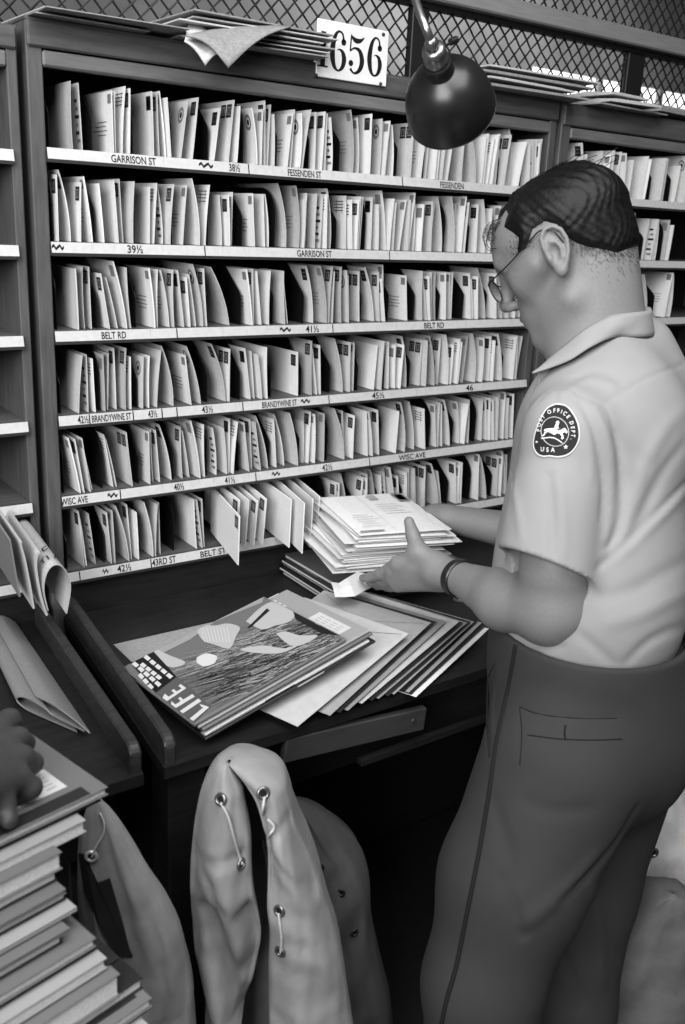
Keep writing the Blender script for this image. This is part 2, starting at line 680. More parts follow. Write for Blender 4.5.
for k, (so, st, z) in enumerate(shelves):
    mb = MB()
    yd = Vector((0, strip_y(0) - strip_y(0.018), 0.018)).normalized()
    row_y = lambda px: 150 if k == 0 else 300

    def X(px):
        return float(at(px, [158, 250, 326, 400, 475, 555][k], 1, -0.01)[0])
    nx = Vector((0, -0.98, 0.2))
    for kk, a, b, s in LETTER:
        if kk != k:
            continue
        xa, xb = X(a), X(b)
        zb = z - 0.0158
        org = Vector((xa, strip_y(z - zb), zb))
        put_text(mb, s, org, (1, 0, 0), yd, 0.0125 if s[0].isalpha() else 0.0135, 0, width=xb - xa)
    for a in SEPS[k]:
        xa = X(a)
        w = 0.0011
        p0, p1 = Vector((xa, strip_y(0.001) - 0.0005, z - 0.001)), Vector((xa, strip_y(0.0185) - 0.0005, z - 0.0185))
        mb.add([p0 + Vector((-w, 0, 0)), p0 + Vector((w, 0, 0)), p1 + Vector((w, 0, 0)), p1 + Vector((-w, 0, 0))], [(0, 3, 2, 1)], 0)
    for a, b in SMUDGE[k]:
        xa, xb = X(a), X(b)
        pts = []
        for j in range(7):
            t = j / 6
            pts.append((xa + (xb - xa) * t, z - 0.009 + 0.0035 * math.sin(j * 2.1)))
        for (u1, z1), (u2, z2) in zip(pts[:-1], pts[1:]):
            for o_ in (0.0025,):
                mb.add([(u1, strip_y(z - z1) - 0.0006, z1 - o_), (u2, strip_y(z - z2) - 0.0006, z2 - o_), (u2, strip_y(z - z2) - 0.0006, z2 + o_), (u1, strip_y(z - z1) - 0.0006, z1 + o_)], [(0, 1, 2, 3)], 0)
    # faint house-number ticks along the upper half of the card
    rr = random.Random(90 + k)
    x = 0.012
    while x < 1.17:
        for j in range(rr.choice((3, 4))):
            w, zz = 0.0022, z - 0.0035
            y = strip_y(0.0045) - 0.0004
            mb.add([(x, y, zz - 0.0035), (x + w, y, zz - 0.0035), (x + w, y + 0.0006, zz - 0.0005), (x, y + 0.0006, zz - 0.0005)], [(0, 1, 2, 3)], 1)
            x += 0.0037
        if rr.random() < 0.5:
            x += 0.006
            mb.add([(x, y - 0.0014, z - 0.0120), (x + 0.0006, y - 0.0014, z - 0.0120), (x + 0.0006, y + 0.0006, z - 0.0005), (x, y + 0.0006, z - 0.0005)], [(0, 1, 2, 3)], 1)
        x += rr.uniform(0.012, 0.03)
    st.add(mb.v, mb.f)
    st.m[-len(mb.f):] = [i + 2 for i in mb.m]
    part(st, 'label_strip', [M_LIP, M_CARD, M_INK, M_INKL], so)


# dividers: thin dark metal plates, their upper front corner cut away
def divider_geo(mb, x, z, hgt, round_=False):
    t = 0.0008
    if round_:
        prof = [(0.014, 0.0), (0.014, 0.062)] + [(0.014 + 0.055 * (1 - math.cos(a)), 0.062 + 0.05 * math.sin(a)) for a in np.linspace(0.2, pi / 2, 7)] + [(0.28, 0.112), (0.28, 0.0)]
    else:
        prof = [(0.014, 0.0), (0.014, 0.055), (0.020, 0.063), (0.085, hgt - 0.004), (0.10, hgt), (0.28, hgt), (0.28, 0.0)]
    n = len(prof)
    v = [(x + s, y, z + q) for s in (-t, t) for y, q in prof]
    f = [tuple(range(n)), tuple(range(2 * n - 1, n - 1, -1))] + [(j, n + j, n + (j + 1) % n, (j + 1) % n) for j in range(n)]
    mb.add(v, f)


# ------------------------------------------------------------- the letters
def env_mesh(h, L_, t, curve, tone, mark, seed):
    """an envelope on its long edge: x is thickness, y runs back into the case from its short edge, z is up"""
    r = random.Random(seed)
    mb = MB()
    nz, ny = 7, 4
    off = lambda z, y: curve * (z / h) ** 2 * (1 - 0.4 * y / L_)
    bul = lambda z, y: t * (0.35 + 0.65 * math.sin(pi * min(max((y + 0.012) / (L_ + 0.024), 0), 1)) ** 0.5 * math.sin(pi * (z + 0.15 * h) / (1.3 * h)) ** 0.5)
    ys = [0, 0.02, L_ * 0.5, L_ - 0.02, L_]
    zs = [h * i / nz for i in range(nz + 1)]
    for side in (0, 1):
        rows = []
        for z in zs:
            sk = 0.0
            rows.append([(off(z, y) + (bul(z, y) if side else 0), y + sk, z) for y in ys])
        if side == 0:
            rows = [row[::-1] for row in rows]
        mb.grid(rows)
    a = len(ys) * len(zs)
    nyc = len(ys)
    F = []
    for i in range(nz):       # front and back edges
        l0, l1 = i * nyc + nyc - 1, (i + 1) * nyc + nyc - 1
        r0, r1 = a + i * nyc, a + (i + 1) * nyc
        F.append((l0, r0, r1, l1))
        l0, l1 = i * nyc, (i + 1) * nyc
        r0, r1 = a + i * nyc + nyc - 1, a + (i + 1) * nyc + nyc - 1
        F.append((l0, l1, r1, r0))
    for j in range(nyc - 1):  # top and bottom
        b0 = nz * nyc
        F.append((b0 + j, b0 + j + 1, a + b0 + nyc - 2 - j, a + b0 + nyc - 1 - j))
        F.append((j + 1, j, a + nyc - 1 - j, a + nyc - 2 - j))
    mb.f.extend(F)
    mb.m.extend([0] * len(F))
    e = 0.0004

    def q(y0, y1, z0, z1, mi, n=3):
        rows = []
        for i in range(n + 1):
            z = z0 + (z1 - z0) * i / n
            rows.append([(off(z, y1) - e, y1, z), (off(z, y0) - e, y0, z)])
        mb.grid(rows, mi)
    if mark in ('stamp', 'stamps'):
        for s in range(2 if mark == 'stamps' else 1):
            y0 = 0.006 + 0.021 * s
            q(y0, y0 + 0.018, h - 0.030, h - 0.007, 1)
            q(y0 + 0.003, y0 + 0.015, h - 0.026, h - 0.011, 2)
            q(y0 + 0.006, y0 + 0.012, h - 0.022, h - 0.015, 1)
    if mark == 'emblem':
        cy, cz, R = 0.020, h - 0.024, 0.014
        for j in range(20):
            a0, a1 = 2 * pi * j / 20, 2 * pi * (j + 1) / 20
            for ra, rb, mi in ((0.0085, R, 2), (0.0, 0.0055, 1)):
                pts = [(cy + rr * 0.8 * math.cos(aa), cz + rr * math.sin(aa)) for rr, aa in ((ra, a0), (rb, a0), (rb, a1), (ra, a1))]
                mb.add([(off(z, y) - e, y, z) for y, z in pts], [(3, 2, 1, 0)], mi)
    if mark == 'frank':
        for j in range(4):
            q(0.008, 0.040, h - 0.012 - 0.006 * j, h - 0.0105 - 0.006 * j, 1, 1)
        q(0.030, 0.0312, h - 0.034, h - 0.008, 1)
        q(0.012, 0.013, h - 0.034, h - 0.008, 1)
    if mark == 'lines':
        for j in range(4):
            q(0.024 + 0.004 * (j % 2), 0.065 + 0.01 * (j % 3), h * 0.5 - 0.007 * j, h * 0.5 + 0.0016 - 0.007 * j, 2, 1)
        q(0.004, 0.018, h - 0.02, h - 0.005, 2)
    if mark == 'picture':
        for j in range(6):
            q(0.004 + 0.003 * (j % 3), 0.018 + 0.004 * (j % 2), h * (0.12 + 0.12 * j), h * (0.17 + 0.12 * j), 1 if j % 2 else 2, 1)
    if mark == 'window':
        q(0.05, 0.11, h * 0.22, h * 0.48, 3, 1)
        q(0.006, 0.024, h - 0.028, h - 0.008, 2)
    return mb.mesh('letter', [M_PAPERS[tone], M_INK if mark != 'picture' else M_INK, M_INKM, M_INKL])


MARKS = ['plain', 'plain', 'plain', 'plain', 'stamp', 'stamp', 'stamp', 'emblem', 'frank', 'lines', 'lines', 'stamps', 'picture', 'window']
MARK_WORD = {'plain': 'plain', 'stamp': 'one-stamp', 'emblem': 'round-emblem', 'frank': 'franked', 'lines': 'typed', 'stamps': 'two-stamp', 'picture': 'printed', 'window': 'window'}
protos = []
rp = random.Random(5)
for i in range(54):
    tall = rp.random()
    h = rp.choice((0.092, 0.098, 0.105, 0.105, 0.108)) if tall < 0.82 else rp.uniform(0.114, 0.121)
    L_ = 0.165 if h < 0.1 else 0.24
    t = rp.choice((0.0012, 0.0016, 0.002, 0.003, 0.0045))
    cv = rp.choice((0, 0, 0.002, -0.004, 0.006, -0.010)) if h < 0.115 else rp.choice((-0.018, -0.01, 0.004, -0.026))
    tone = rp.choice((0, 0, 0, 0, 1, 1, 1, 2, 2, 3)) if h < 0.115 else rp.choice((0, 2, 2, 3, 1))
    mk = MARKS[i % len(MARKS)]
    protos.append((env_mesh(h, L_, t, cv, tone, mk, i), h, L_, t, cv, tone, mk))


STUFF = MB()


def fill_shelf(k, x0, x1, z, n_env, n_div, croot, seed, lean0, where, group, skip=None, vis=None):
    r = random.Random(seed)
    # sequence of dividers and letters
    width = x1 - x0
    seq = []
    pitch = width / n_div
    cnt = [n_env // n_div] * n_div
    extra = n_env - sum(cnt)
    for j in r.sample(range(n_div), extra):
        cnt[j] += 1
    for _ in range(n_div):
        a, b = r.randrange(n_div), r.randrange(n_div)
        if cnt[a] > 2 and cnt[b] < 6:
            cnt[a] -= 1; cnt[b] += 1
    prev = None
    G = 0.0016
    number = 0
    dmb = []
    for j in range(n_div):
        xd = x0 + pitch * (j + 0.12)
        dmb.append((xd, z, r.choice((0.118, 0.122, 0.124)), r.random() < 0.25))
        prev = [xd + 0.0012] * 4           # front-bottom, front-top, back-bottom, back-top
        lim = x0 + pitch * (j + 1.12) - 0.0012
        if j == n_div - 1:
            lim = x1 - 0.002
        its = []
        for i in range(cnt[j]):
            its.append(r.choice(protos))
        tt = sum(q[3] for q in its)
        free = max(lim - xd - tt - 0.004 - 0.002 * len(its), 0.001)
        gaps = [r.random() ** 1.6 for _ in range(len(its) + 1)]
        if r.random() < 0.4:
            gaps[0] += 0.9      # an open gap that shows the divider behind
        if r.random() < 0.3:
            gaps[-1] += 0.6
        sg = sum(gaps)
        lean = lean0 + r.uniform(-0.5, 0.5)
        xb = xd + 0.0015
        for i, (me, h, L_, t, cv, tone, mk) in enumerate(its):
            gp = free * gaps[i] / sg
            xb = xb + gp + 0.0015
            s = max(-1, min(1, lean + r.uniform(-0.35, 0.35)))
            dtop = 0.016 * s
            dback = r.uniform(-0.004, 0.004)
            # each letter keeps clear of the one before at all four corners
            ctop = dtop + (cv if cv < 0 else 0)
            c = [xb, xb + ctop, xb + dback, xb + ctop + dback]
            push = max(p - q for p, q in zip(prev, c))
            if push > 0:
                xb += push
            over = max(xb + t, xb + t + dtop + max(cv, 0), xb + t + dback, xb + t + dback + dtop + max(cv, 0)) - lim
            if over > 0:                     # straighten it up against the next divider
                dtop = min(dtop, lim - xb - t - max(cv, 0)); dback = min(dback, lim - xb - t)
                if xb + t > lim or dtop < -0.022:
                    number += 0
                    continue
            yf = r.choice((0.000, 0.002, 0.004, 0.008, 0.014)) - 0.003
            prev = [xb + t + G, xb + t + dtop + max(cv, 0) + G, xb + t + dback + G, xb + t + dtop + max(cv, 0) + dback + G]
            number += 1
            if skip and skip(xb):
                xb += t
                continue
            ang = math.atan2(dtop, h)
            loc = Vector((xb, yf, z + 0.0003 + (abs(math.sin(ang)) * t if ang > 0 else 0.0)))
            rot = (0, ang, math.atan2(-dback, L_))
            if vis is not None and number - 1 not in vis:
                bm_ = Matrix.Translation(loc) @ Matrix.Rotation(rot[2], 4, 'Z') @ Matrix.Rotation(rot[1], 4, 'Y')
                k0 = [M_PAPERS.index(me.materials[0]), 4, 5, 6]
                n0 = len(STUFF.m)
                STUFF.add([v.co for v in me.vertices], [tuple(p.vertices) for p in me.polygons], 0, bm_)
                STUFF.m[n0:] = [k0[p.material_index] for p in me.polygons]
                xb += t
                continue
            o = bpy.data.objects.new('letter', me)
            COL.objects.link(o)
            o.location = loc
            o.rotation_euler = rot
            tag(o, f'{TONE_WORD[tone]} {MARK_WORD[mk]} letter, {ordinal(number)} from the {where} post, {SHELF_WORD[k]}', 'letter', group % SHELF_WORD[k])
            xb += t
    return dmb


N_SHELF = 66
VIS = set(i for i in range(70) if i % 4 != 3)
LEAN = [0.1, 0.0, -0.7, -0.35, -0.45, -0.6]
for k in range(6):
    ds = fill_shelf(k, 0.001, 1.184, ZT[k], N_SHELF, 16, case, 300 + k, LEAN[k], 'left', 'letters on the %s of the big case', vis=VIS, skip=(lambda x: 0.30 < x < 0.60) if k == 5 else None)
    for x, z, h, rd in ds:
        if k == 5 and 0.30 < x < 0.60:
            continue
        m = MB(); divider_geo(m, x, z, h, rd)
        part(m, 'divider', M_PLATE, case)
for k in range(3):
    ds = fill_shelf(k, 1.257, 1.75, 1.694 - 0.151 * k, 16, 6, rcase, 500 + k, 0.2, 'near', 'letters on the %s of the right-hand case')
    for x, z, h, rd in ds:
        m = MB(); divider_geo(m, x, z, h, rd)
        part(m, 'divider', M_PLATE, rcase)

so_ = STUFF.build('letters', M_PAPERS + [M_INK, M_INKM, M_INKL])
so_['kind'] = 'stuff'
tag(so_, 'the remaining thin letters packed between the others along the case shelves', 'letters')
# ---------------------------------------------------------------- the desks
M_DESK = mat('desk_dark_wood', 0.10, 0.45, 'wood', var=0.3, bump=0.1, spec=0.35)
M_EDGE = mat('desk_worn_edge', 0.17, 0.45, 'wood', var=0.3, bump=0.1)
M_PLANK = mat('grey_plank', 0.21, 0.5, 'wood', var=0.15, bump=0.1)
DZ = 0.86


def rail_mb(x_back, x_front, y_back, y_front, w, top, bottom=DZ):
    """low side rail with a rounded upper front corner"""
    mb = MB()
    prof = [(y_back, bottom), (y_back, top)]
    r = 0.022
    for a in np.linspace(pi / 2, 0, 7):
        prof.append((y_front + r - r * math.cos(pi / 2 - a) if False else y_front + r - r * math.sin(pi / 2 - a), top - r + r * math.cos(pi / 2 - a)))
    prof.append((y_front, bottom))
    n = len(prof)
    xc = lambda y: x_back + (x_front - x_back) * (y - y_back) / (y_front - y_back)
    e = 0.003
    v = []
    for s, (dx, sh) in enumerate(((0, e), (e, 0), (w - e, 0), (w, e))):
        for y, z in prof:
            zz = z - (sh if z > bottom + 0.01 else 0)
            yy = y + (sh if y < y_front + 0.001 else 0)
            v.append((xc(y) + dx, yy, zz))
    f = [tuple(range(n)), tuple(3 * n + j for j in range(n - 1, -1, -1))]
    for s in range(3):
        for j in range(n):
            f.append((s * n + j, s * n + (j + 1) % n, (s + 1) * n + (j + 1) % n, (s + 1) * n + j)[::-1])
    return mb.add(v, f)


desk = empty('sorting_desk', (0.6, -0.3, 0), 'dark wooden sorting desk under the big case, covered in magazines and mail', 'desk')
XF, XB = -0.068, -0.006
mb = MB(); mb.prism([(XF, -0.575), (1.30, -0.575), (1.30, -0.0005), (XB, -0.0005)][::1], 0.018, M=Matrix.Translation((0, 0, DZ - 0.018)))
part(mb, 'desktop', M_DESK, desk)
part(rail_mb(XB + 0.002, XF + 0.004, -0.012, -0.570, 0.017, 0.902, DZ + 0.0002), 'side_rail', M_EDGE, desk)
part(MB().box(0.0, 1.24, -0.50, -0.482, 0.70, DZ - 0.0185, c=0.002), 'apron', M_DESK, desk)
mb = MB()
M4 = Matrix.Translation((0.276, -0.571, 0.8105)) @ Matrix.Rotation(math.radians(5.2), 4, 'Y')
mb.box(-0.143, 0.143, -0.004, 0.010, -0.021, 0.021, c=0.002, M=M4)
sl = part(mb, 'slide_board', M_PLANK, desk)
mb = MB(); mb.lathe([(0.0045, 0), (0.0035, 0.0022), (0.0, 0.0024)], 14, M=M4 @ Matrix.Translation((0.115, -0.004, 0.002)) @ Matrix.Rotation(pi / 2, 4, 'X'), cap1=False)
part(mb, 'screw', M_LIP, sl)
mb = MB(); mb.box(0.29, 1.2, -0.568, -0.555, 0.742, 0.753); part(mb, 'stretcher', M_DESK, desk)
for x, y in ((-0.025, -0.53), (1.22, -0.53), (0.03, -0.04), (1.22, -0.04)):
    mb = MB(); mb.box(x - 0.03, x + 0.03, y - 0.03, y + 0.03, 0, DZ - 0.0185, c=0.003); part(mb, 'leg', M_DESK, desk)

ldesk = empty('sorting_desk', (-0.5, -0.3, 0), 'dark wooden desk at the far left holding folded newspapers', 'desk')
mb = MB(); mb.prism([(-1.2, -0.572), (-0.098, -0.572), (-0.050, -0.0005), (-1.2, -0.0005)], 0.018, M=Matrix.Translation((0, 0, DZ - 0.018)))
part(mb, 'desktop', M_DESK, ldesk)
part(rail_mb(-0.0645, -0.114, -0.012, -0.566, 0.017, 0.902, DZ + 0.0002), 'side_rail', M_EDGE, ldesk)
part(MB().box(-1.1, -0.14, -0.50, -0.482, 0.70, DZ - 0.0185, c=0.002), 'apron', M_DESK, ldesk)
for x, y in ((-0.145, -0.44), (-1.12, -0.44), (-0.10, -0.04), (-1.12, -0.04)):
    mb = MB(); mb.box(x - 0.03, x + 0.03, y - 0.03, y + 0.03, 0, DZ - 0.0185, c=0.003); part(mb, 'leg', M_DESK, ldesk)

# --------------------------------------------------------------- flat items
def basis(org, d1, d2):
    """matrix with x along d1, y along d2 made square to it, z their normal"""
    X = Vector(d1).normalized()
    Z = X.cross(Vector(d2)).normalized()
    Y = Z.cross(X)
    m = Matrix.Identity(4)
    for i in range(3):
        m[i][0], m[i][1], m[i][2], m[i][3] = X[i], Y[i], Z[i], org[i]
    return m


M_PAGES = mat('page_edges', 0.76, 0.8, 'plain', var=0.12, bump=0.1, scale=300)
COVERS = [mat('cover_dark', 0.14, 0.35), mat('cover_mid', 0.38, 0.35), mat('cover_grey', 0.55, 0.35), mat('cover_pale', 0.74, 0.4), mat('cover_black', 0.07, 0.3)]


def magazine(name, label, cat, M, L_, W, t, ci, group=None, art=None, seed=0, loose=0.0):
    """M: corner matrix (x long side away from the corner, y short side, z up). The spine is on the long side y = 0"""
    loc = M.translation
    root = empty(name, loc, label, cat, group)
    g = 0.0011
    pg = MB()
    rows = []
    r = random.Random(seed)
    pg.box(0.002, L_ - 0.003, 0.002, W - 0.003, g, t - g, M=M)
    part(pg, 'pages', M_PAGES, root)
    cv = MB()
    # one bent sheet: top cover, rounded spine, bottom cover
    sec = [(W, t), (0.004, t)] + [(0.004 - 0.004 * math.sin(a), t / 2 + (t / 2) * math.cos(a)) for a in np.linspace(0.3, pi - 0.3, 6)] + [(0.004, 0), (W, 0)]
    inn = [(y if i in (0, len(sec) - 1) else y + 0.0009, z + (-0.0009 if i < 3 else 0.0009 if i > len(sec) - 4 else 0)) for i, (y, z) in enumerate(sec)]
    ring = sec + inn[::-1]
    n = len(ring)
    v = [(x, y, z) for x in (0, L_) for y, z in ring]
    f = [(j, (j + 1) % n, n + (j + 1) % n, n + j) for j in range(n)]
    h = len(sec)
    for s in (0, 1):
        for j in range(h - 1):
            q = (s * n + j, s * n + j + 1, s * n + n - 2 - j, s * n + n - 1 - j)
            f.append(q[::-1] if s == 0 else q)
    cv.add(v, f, 0, M)
    mats = [COVERS[ci], COVERS[3], COVERS[0], COVERS[2], COVERS[4], mat('print_mid', 0.30, 0.35), mat('print_light', 0.64, 0.35)]
    if art == 'blocks':
        # printed pictures and panels on the top cover and wrapped along the spine
        x = 0.01
        while x < L_ - 0.03:
            w = r.uniform(0.02, 0.09)
            mi = r.choice((1, 2, 3, 4))
            x1 = min(x + w, L_ - 0.006)
            a, b = r.uniform(0.01, 0.10), r.uniform(0.12, W - 0.01)
            cv.add([(x, a, t + 0.0003), (x1, a, t + 0.0003), (x1, b, t + 0.0003), (x, b, t + 0.0003)], [(0, 1, 2, 3)], mi, M)
            if r.random() < 0.75:
                cv.add([(x, -0.0003, t * 0.25), (x1, -0.0003, t * 0.25), (x1, -0.0003, t * 0.75), (x, -0.0003, t * 0.75)], [(0, 1, 2, 3)], mi, M)
            x = x1 + r.uniform(0.0, 0.03)
    elif callable(art):
        art(cv, M, L_, W, t)
    o = part(cv, 'cover', mats, root)
    return root


def sheet(name, label, cat, M, L_, W, t, m, group=None, curl=0.0, flap=True):
    """large envelope: thin body with rounded corners, a flap line and a slight curl"""
    mb = MB()
    c = 0.004
    nx = 8
    out = [(c, 0), (W - c, 0), (W, c)]
    def zc(x, y):
        return curl * ((x / L_ - 0.5) ** 2 * 4 - 0.0) * 0.5 + 0.0
    rowsT, rowsB = [], []
    xs = np.linspace(0, L_, nx)
    ysn = [0, W * 0.03, W * 0.5, W * 0.97, W]
    bul = lambda x, y: t * (0.3 + 0.7 * min(1, 14 * min(x / L_, 1 - x / L_) + 0.0) * min(1, 10 * min(y / W, 1 - y / W)))
    for x in xs:
        rowsB.append([(x, y, zc(x, y)) for y in ysn])
        rowsT.append([(x, y, zc(x, y) + bul(x, y)) for y in ysn])
    n = len(ysn)
    b0 = 0
    mb.grid([r_[::-1] for r_ in rowsB])
    mb.grid(rowsT)
    A = nx * n
    F = []
    for i in range(nx - 1):
        F.append((i * n + n - 1, (i + 1) * n + n - 1, A + (i + 1) * n, A + i * n))
        F.append(((i + 1) * n, i * n, A + i * n + n - 1, A + (i + 1) * n + n - 1))
    for j in range(n - 1):
        F.append((n - 2 - j, n - 1 - j, A + j, A + j + 1))
        F.append(((nx - 1) * n + n - 1 - j, (nx - 1) * n + n - 2 - j, A + (nx - 1) * n + j + 1, A + (nx - 1) * n + j))
    mb.f.extend(F); mb.m.extend([0] * len(F))
    if flap:
        z = lambda x, y: zc(x, y) + bul(x, y) + 0.0003
        for (a, b) in (((L_ * 0.97, W * 0.04), (L_ * 0.80, W * 0.5)), ((L_ * 0.80, W * 0.5), (L_ * 0.97, W * 0.96))):
            w = 0.0008
            mb.add([(a[0] - w, a[1], z(*a)), (a[0] + w, a[1], z(*a)), (b[0] + w, b[1], z(*b)), (b[0] - w, b[1], z(*b))], [(0, 1, 2, 3)], 1)
    mb.v = [tuple(M @ Vector(q)) for q in mb.v]
    o = mb.build(name, [m, M_INKM], loc=M.translation)
    if label:
        tag(o, label, cat, group)
    return o


# ---- picture magazine on top of the pile
z0, z1 = 0.899, 0.964
BLc = Vector(at(186, 731, 2, z0)); TLc = Vector(at(129.5, 662.5, 2, z0)); Rc = Vector(at(341, 637, 2, z1))
LH = (Rc - BLc).length
MG = basis(BLc, Rc - BLc, TLc - BLc) @ Matrix.Rotation(math.radians(-3.0), 4, 'Z') @ Matrix.Translation((0.017, 0.004, 0.001))
LW = (MG.inverted() @ TLc).y - 0.006
LH -= 0.017
MN = MG.to_3x3() @ Vector((0, 0, 1))


def cover_art(cv, M, L_, W, t):
    """x = 0 is the head of the cover, y = 0 the spine; printing is read from the far side"""
    Mi = MG.inverted()
    zz = t + 0.0003

    def poly(pts, mi, lift=0.0):
        pts = [(min(max(a, 0.001), L_ - 0.001), min(max(b, 0.001), W - 0.001)) for a, b in pts]
        area = sum(pts[i][0] * pts[(i + 1) % len(pts)][1] - pts[(i + 1) % len(pts)][0] * pts[i][1] for i in range(len(pts)))
        if area < 0:
            pts = pts[::-1]
        cv.add([(a, b, zz + lift) for a, b in pts], [tuple(range(len(pts)))], mi, M)

    def rnd(pts):
        cl = pts + pts[:1]
        return [tuple(q) for q in smooth_path(cl, 3)][:-1]

    def px(pts):
        out = []
        for x, y in pts:
            d = Vector(ROT.T @ np.array([(x - PCX) / FPX, (y - PCY) / FPX, 1.0]))
            d3 = Mi.to_3x3() @ d
            c3 = Mi @ Vector(CAM)
            s = -c3.z / d3.z
            q = c3 + d3 * s
            out.append((q.x, q.y))
        return out
    r = random.Random(3)
    # meadow: grass blades in four greys, fanning from the near side
    for i in range(800):
        x0 = r.uniform(0.09, L_); y0 = r.uniform(0.0, W * 0.62)
        ln = r.uniform(0.03, 0.12); a = r.gauss(0.30, 0.22)
        dx, dy = -math.cos(a) * ln, math.sin(a) * ln
        w = r.uniform(0.0005, 0.0015)
        poly([(x0, y0 - w), (x0, y0 + w), (x0 + dx, y0 + dy)], r.choice((2, 5, 5, 3, 6, 3, 6) if y0 > 0.10 else (2, 2, 4, 5, 3, 6)), 0.00008 * (i % 5))
    # plain far field
    poly(px([(140, 657), (180, 628), (257, 591), (270, 586), (262, 603), (215, 622), (190, 640), (160, 655)]), 3, 0.0006)
    # two pale straw hats and light dresses, seen small among the grass (plain shapes)
    hat = px(rnd([(195.6, 629), (203, 626), (216, 626), (228, 624), (240, 628), (236, 637), (232, 647), (226, 649), (214, 645), (203, 641)]))
    poly(hat, 6, 0.0009)
    for k in range(9):
        a = px([(200 + 3.4 * k, 628.0), (205 + 3.1 * k, 643)])
        w = 0.0006
        poly([(a[0][0] - w, a[0][1]), (a[0][0] + w, a[0][1]), (a[1][0] + w, a[1][1]), (a[1][0] - w, a[1][1])], 1, 0.0012)
    poly(px(rnd([(197, 658), (206, 654), (217, 657), (214, 664), (204, 667), (197, 663)])), 1, 0.0009)
    poly(px(rnd([(246, 622), (262, 607), (277, 602), (295, 612), (290, 622), (276, 626), (262, 630)])), 6, 0.0009)
    poly(px(rnd([(276, 634), (286, 632), (300, 636), (318, 636), (304, 645), (290, 646)])), 6, 0.0009)
    poly(px([(247, 629), (251, 628), (270, 611), (267, 609)]), 4, 0.0012)
    poly(px(rnd([(240, 650), (262, 646), (284, 649), (300, 645), (280, 654), (250, 653)])), 6, 0.0010)
    poly(px(rnd([(142, 651), (152, 648), (170, 656), (186, 663), (172, 668), (158, 661)])), 6, 0.0007)
    # dark band and panel at the foot of the cover
    poly(px([(303, 607), (349, 627), (340, 636), (322, 634), (296, 620)]), 4, 0.0010)
    for row in ((( 319, 617), (340, 627.5)), ((317.5, 622), (332, 628.5))):
        n = 4 if row[0][0] > 318 else 2
        for k in range(n):
            a = [row[0][j] + (row[1][j] - row[0][j]) * k / n for j in (0, 1)]
            b = [row[0][j] + (row[1][j] - row[0][j]) * (k + 0.75) / n for j in (0, 1)]
            poly(px([(a[0], a[1]), (b[0], b[1]), (b[0] - 1.2, b[1] + 2.6), (a[0] - 1.2, a[1] + 2.6)]), 1, 0.0014)
    # the masthead block with its four letters
    poly(px([(186.5, 730.5), (155, 694), (177, 677), (211, 707)]), 5, 0.0010)
    for gl in ([(184.5, 722.5), (187.5, 725.3), (209.5, 708), (199.5, 704.8), (201.5, 707.5), (203.5, 708.5)],
               [(177.2, 713.5), (180, 716), (201.5, 702), (198.5, 699.5)],
               [(168.5, 706.5), (172.5, 711), (195, 697.5), (192.5, 695), (183.5, 700.5), (180.5, 697.8), (178.2, 699.3), (181, 702), (175.5, 705.4), (171.8, 702)],
               [(160.5, 699.8), (164.5, 703.5), (186.5, 689), (180.8, 685), (178.5, 686.8), (182, 689.3), (177, 692.3), (173.8, 690), (171.5, 691.7), (174.7, 694), (169, 697.7), (165, 694.5)]):
        poly(px(gl), 1, 0.0014)
    # black caption box, white lines of type
    poly(px([(155, 694), (129.8, 662.7), (149.5, 649.2), (177, 677.5)]), 4, 0.0010)
    for (ax, ay, bx, by, n) in ((145.3, 657, 173, 679.5, 5), (141.5, 664.5, 162, 680.5, 4), (133.5, 663.5, 161.5, 687.5, 5), (139.5, 675, 153.5, 690.5, 3)):
        for k in range(n):
            a = (ax + (bx - ax) * k / n, ay + (by - ay) * k / n)
            b = (ax + (bx - ax) * (k + 0.78) / n, ay + (by - ay) * (k + 0.78) / n)
            hh = 2.6
            poly(px([(a[0] - hh * 0.6, a[1] + hh * 0.5), (b[0] - hh * 0.6, b[1] + hh * 0.5), (b[0] + hh * 0.6, b[1] - hh * 0.5), (a[0] + hh * 0.6, a[1] - hh * 0.5)]), 1, 0.0014)


COVERS_GRASS = 2
TM = 0.007
mg_label = 'picture magazine with a meadow photograph cover, topmost on the pile on the desk'
magazine('magazine', mg_label, 'magazine', Matrix.Translation(MN * -TM) @ MG, LH, LW, TM, 1, 'magazines in the pile on the desk', cover_art, 1)


def label_art(cv, M, L_, W, t):
    z = t + 0.0003
    cv.add([(L_ - 0.040, 0.03, z), (L_ - 0.014, 0.03, z), (L_ - 0.014, 0.115, z), (L_ - 0.040, 0.115, z)], [(0, 1, 2, 3)], 1, M)
    for k in range(3):
        for j in range(4):
            cv.add([(L_ - 0.035 + 0.006 * k, 0.04 + 0.017 * j, z + 0.0003), (L_ - 0.0335 + 0.006 * k, 0.04 + 0.017 * j, z + 0.0003), (L_ - 0.0335 + 0.006 * k, 0.052 + 0.017 * j, z + 0.0003), (L_ - 0.035 + 0.006 * k, 0.052 + 0.017 * j, z + 0.0003)], [(0, 1, 2, 3)], 3, M)
    for k in range(2):
        for j in range(3):
            cv.add([(L_ - 0.050 + 0.009 * k, 0.180 + 0.014 * j, z), (L_ - 0.046 + 0.009 * k, 0.180 + 0.014 * j, z), (L_ - 0.046 + 0.009 * k, 0.189 + 0.014 * j, z), (L_ - 0.050 + 0.009 * k, 0.189 + 0.014 * j, z)], [(0, 1, 2, 3)], 1, M)


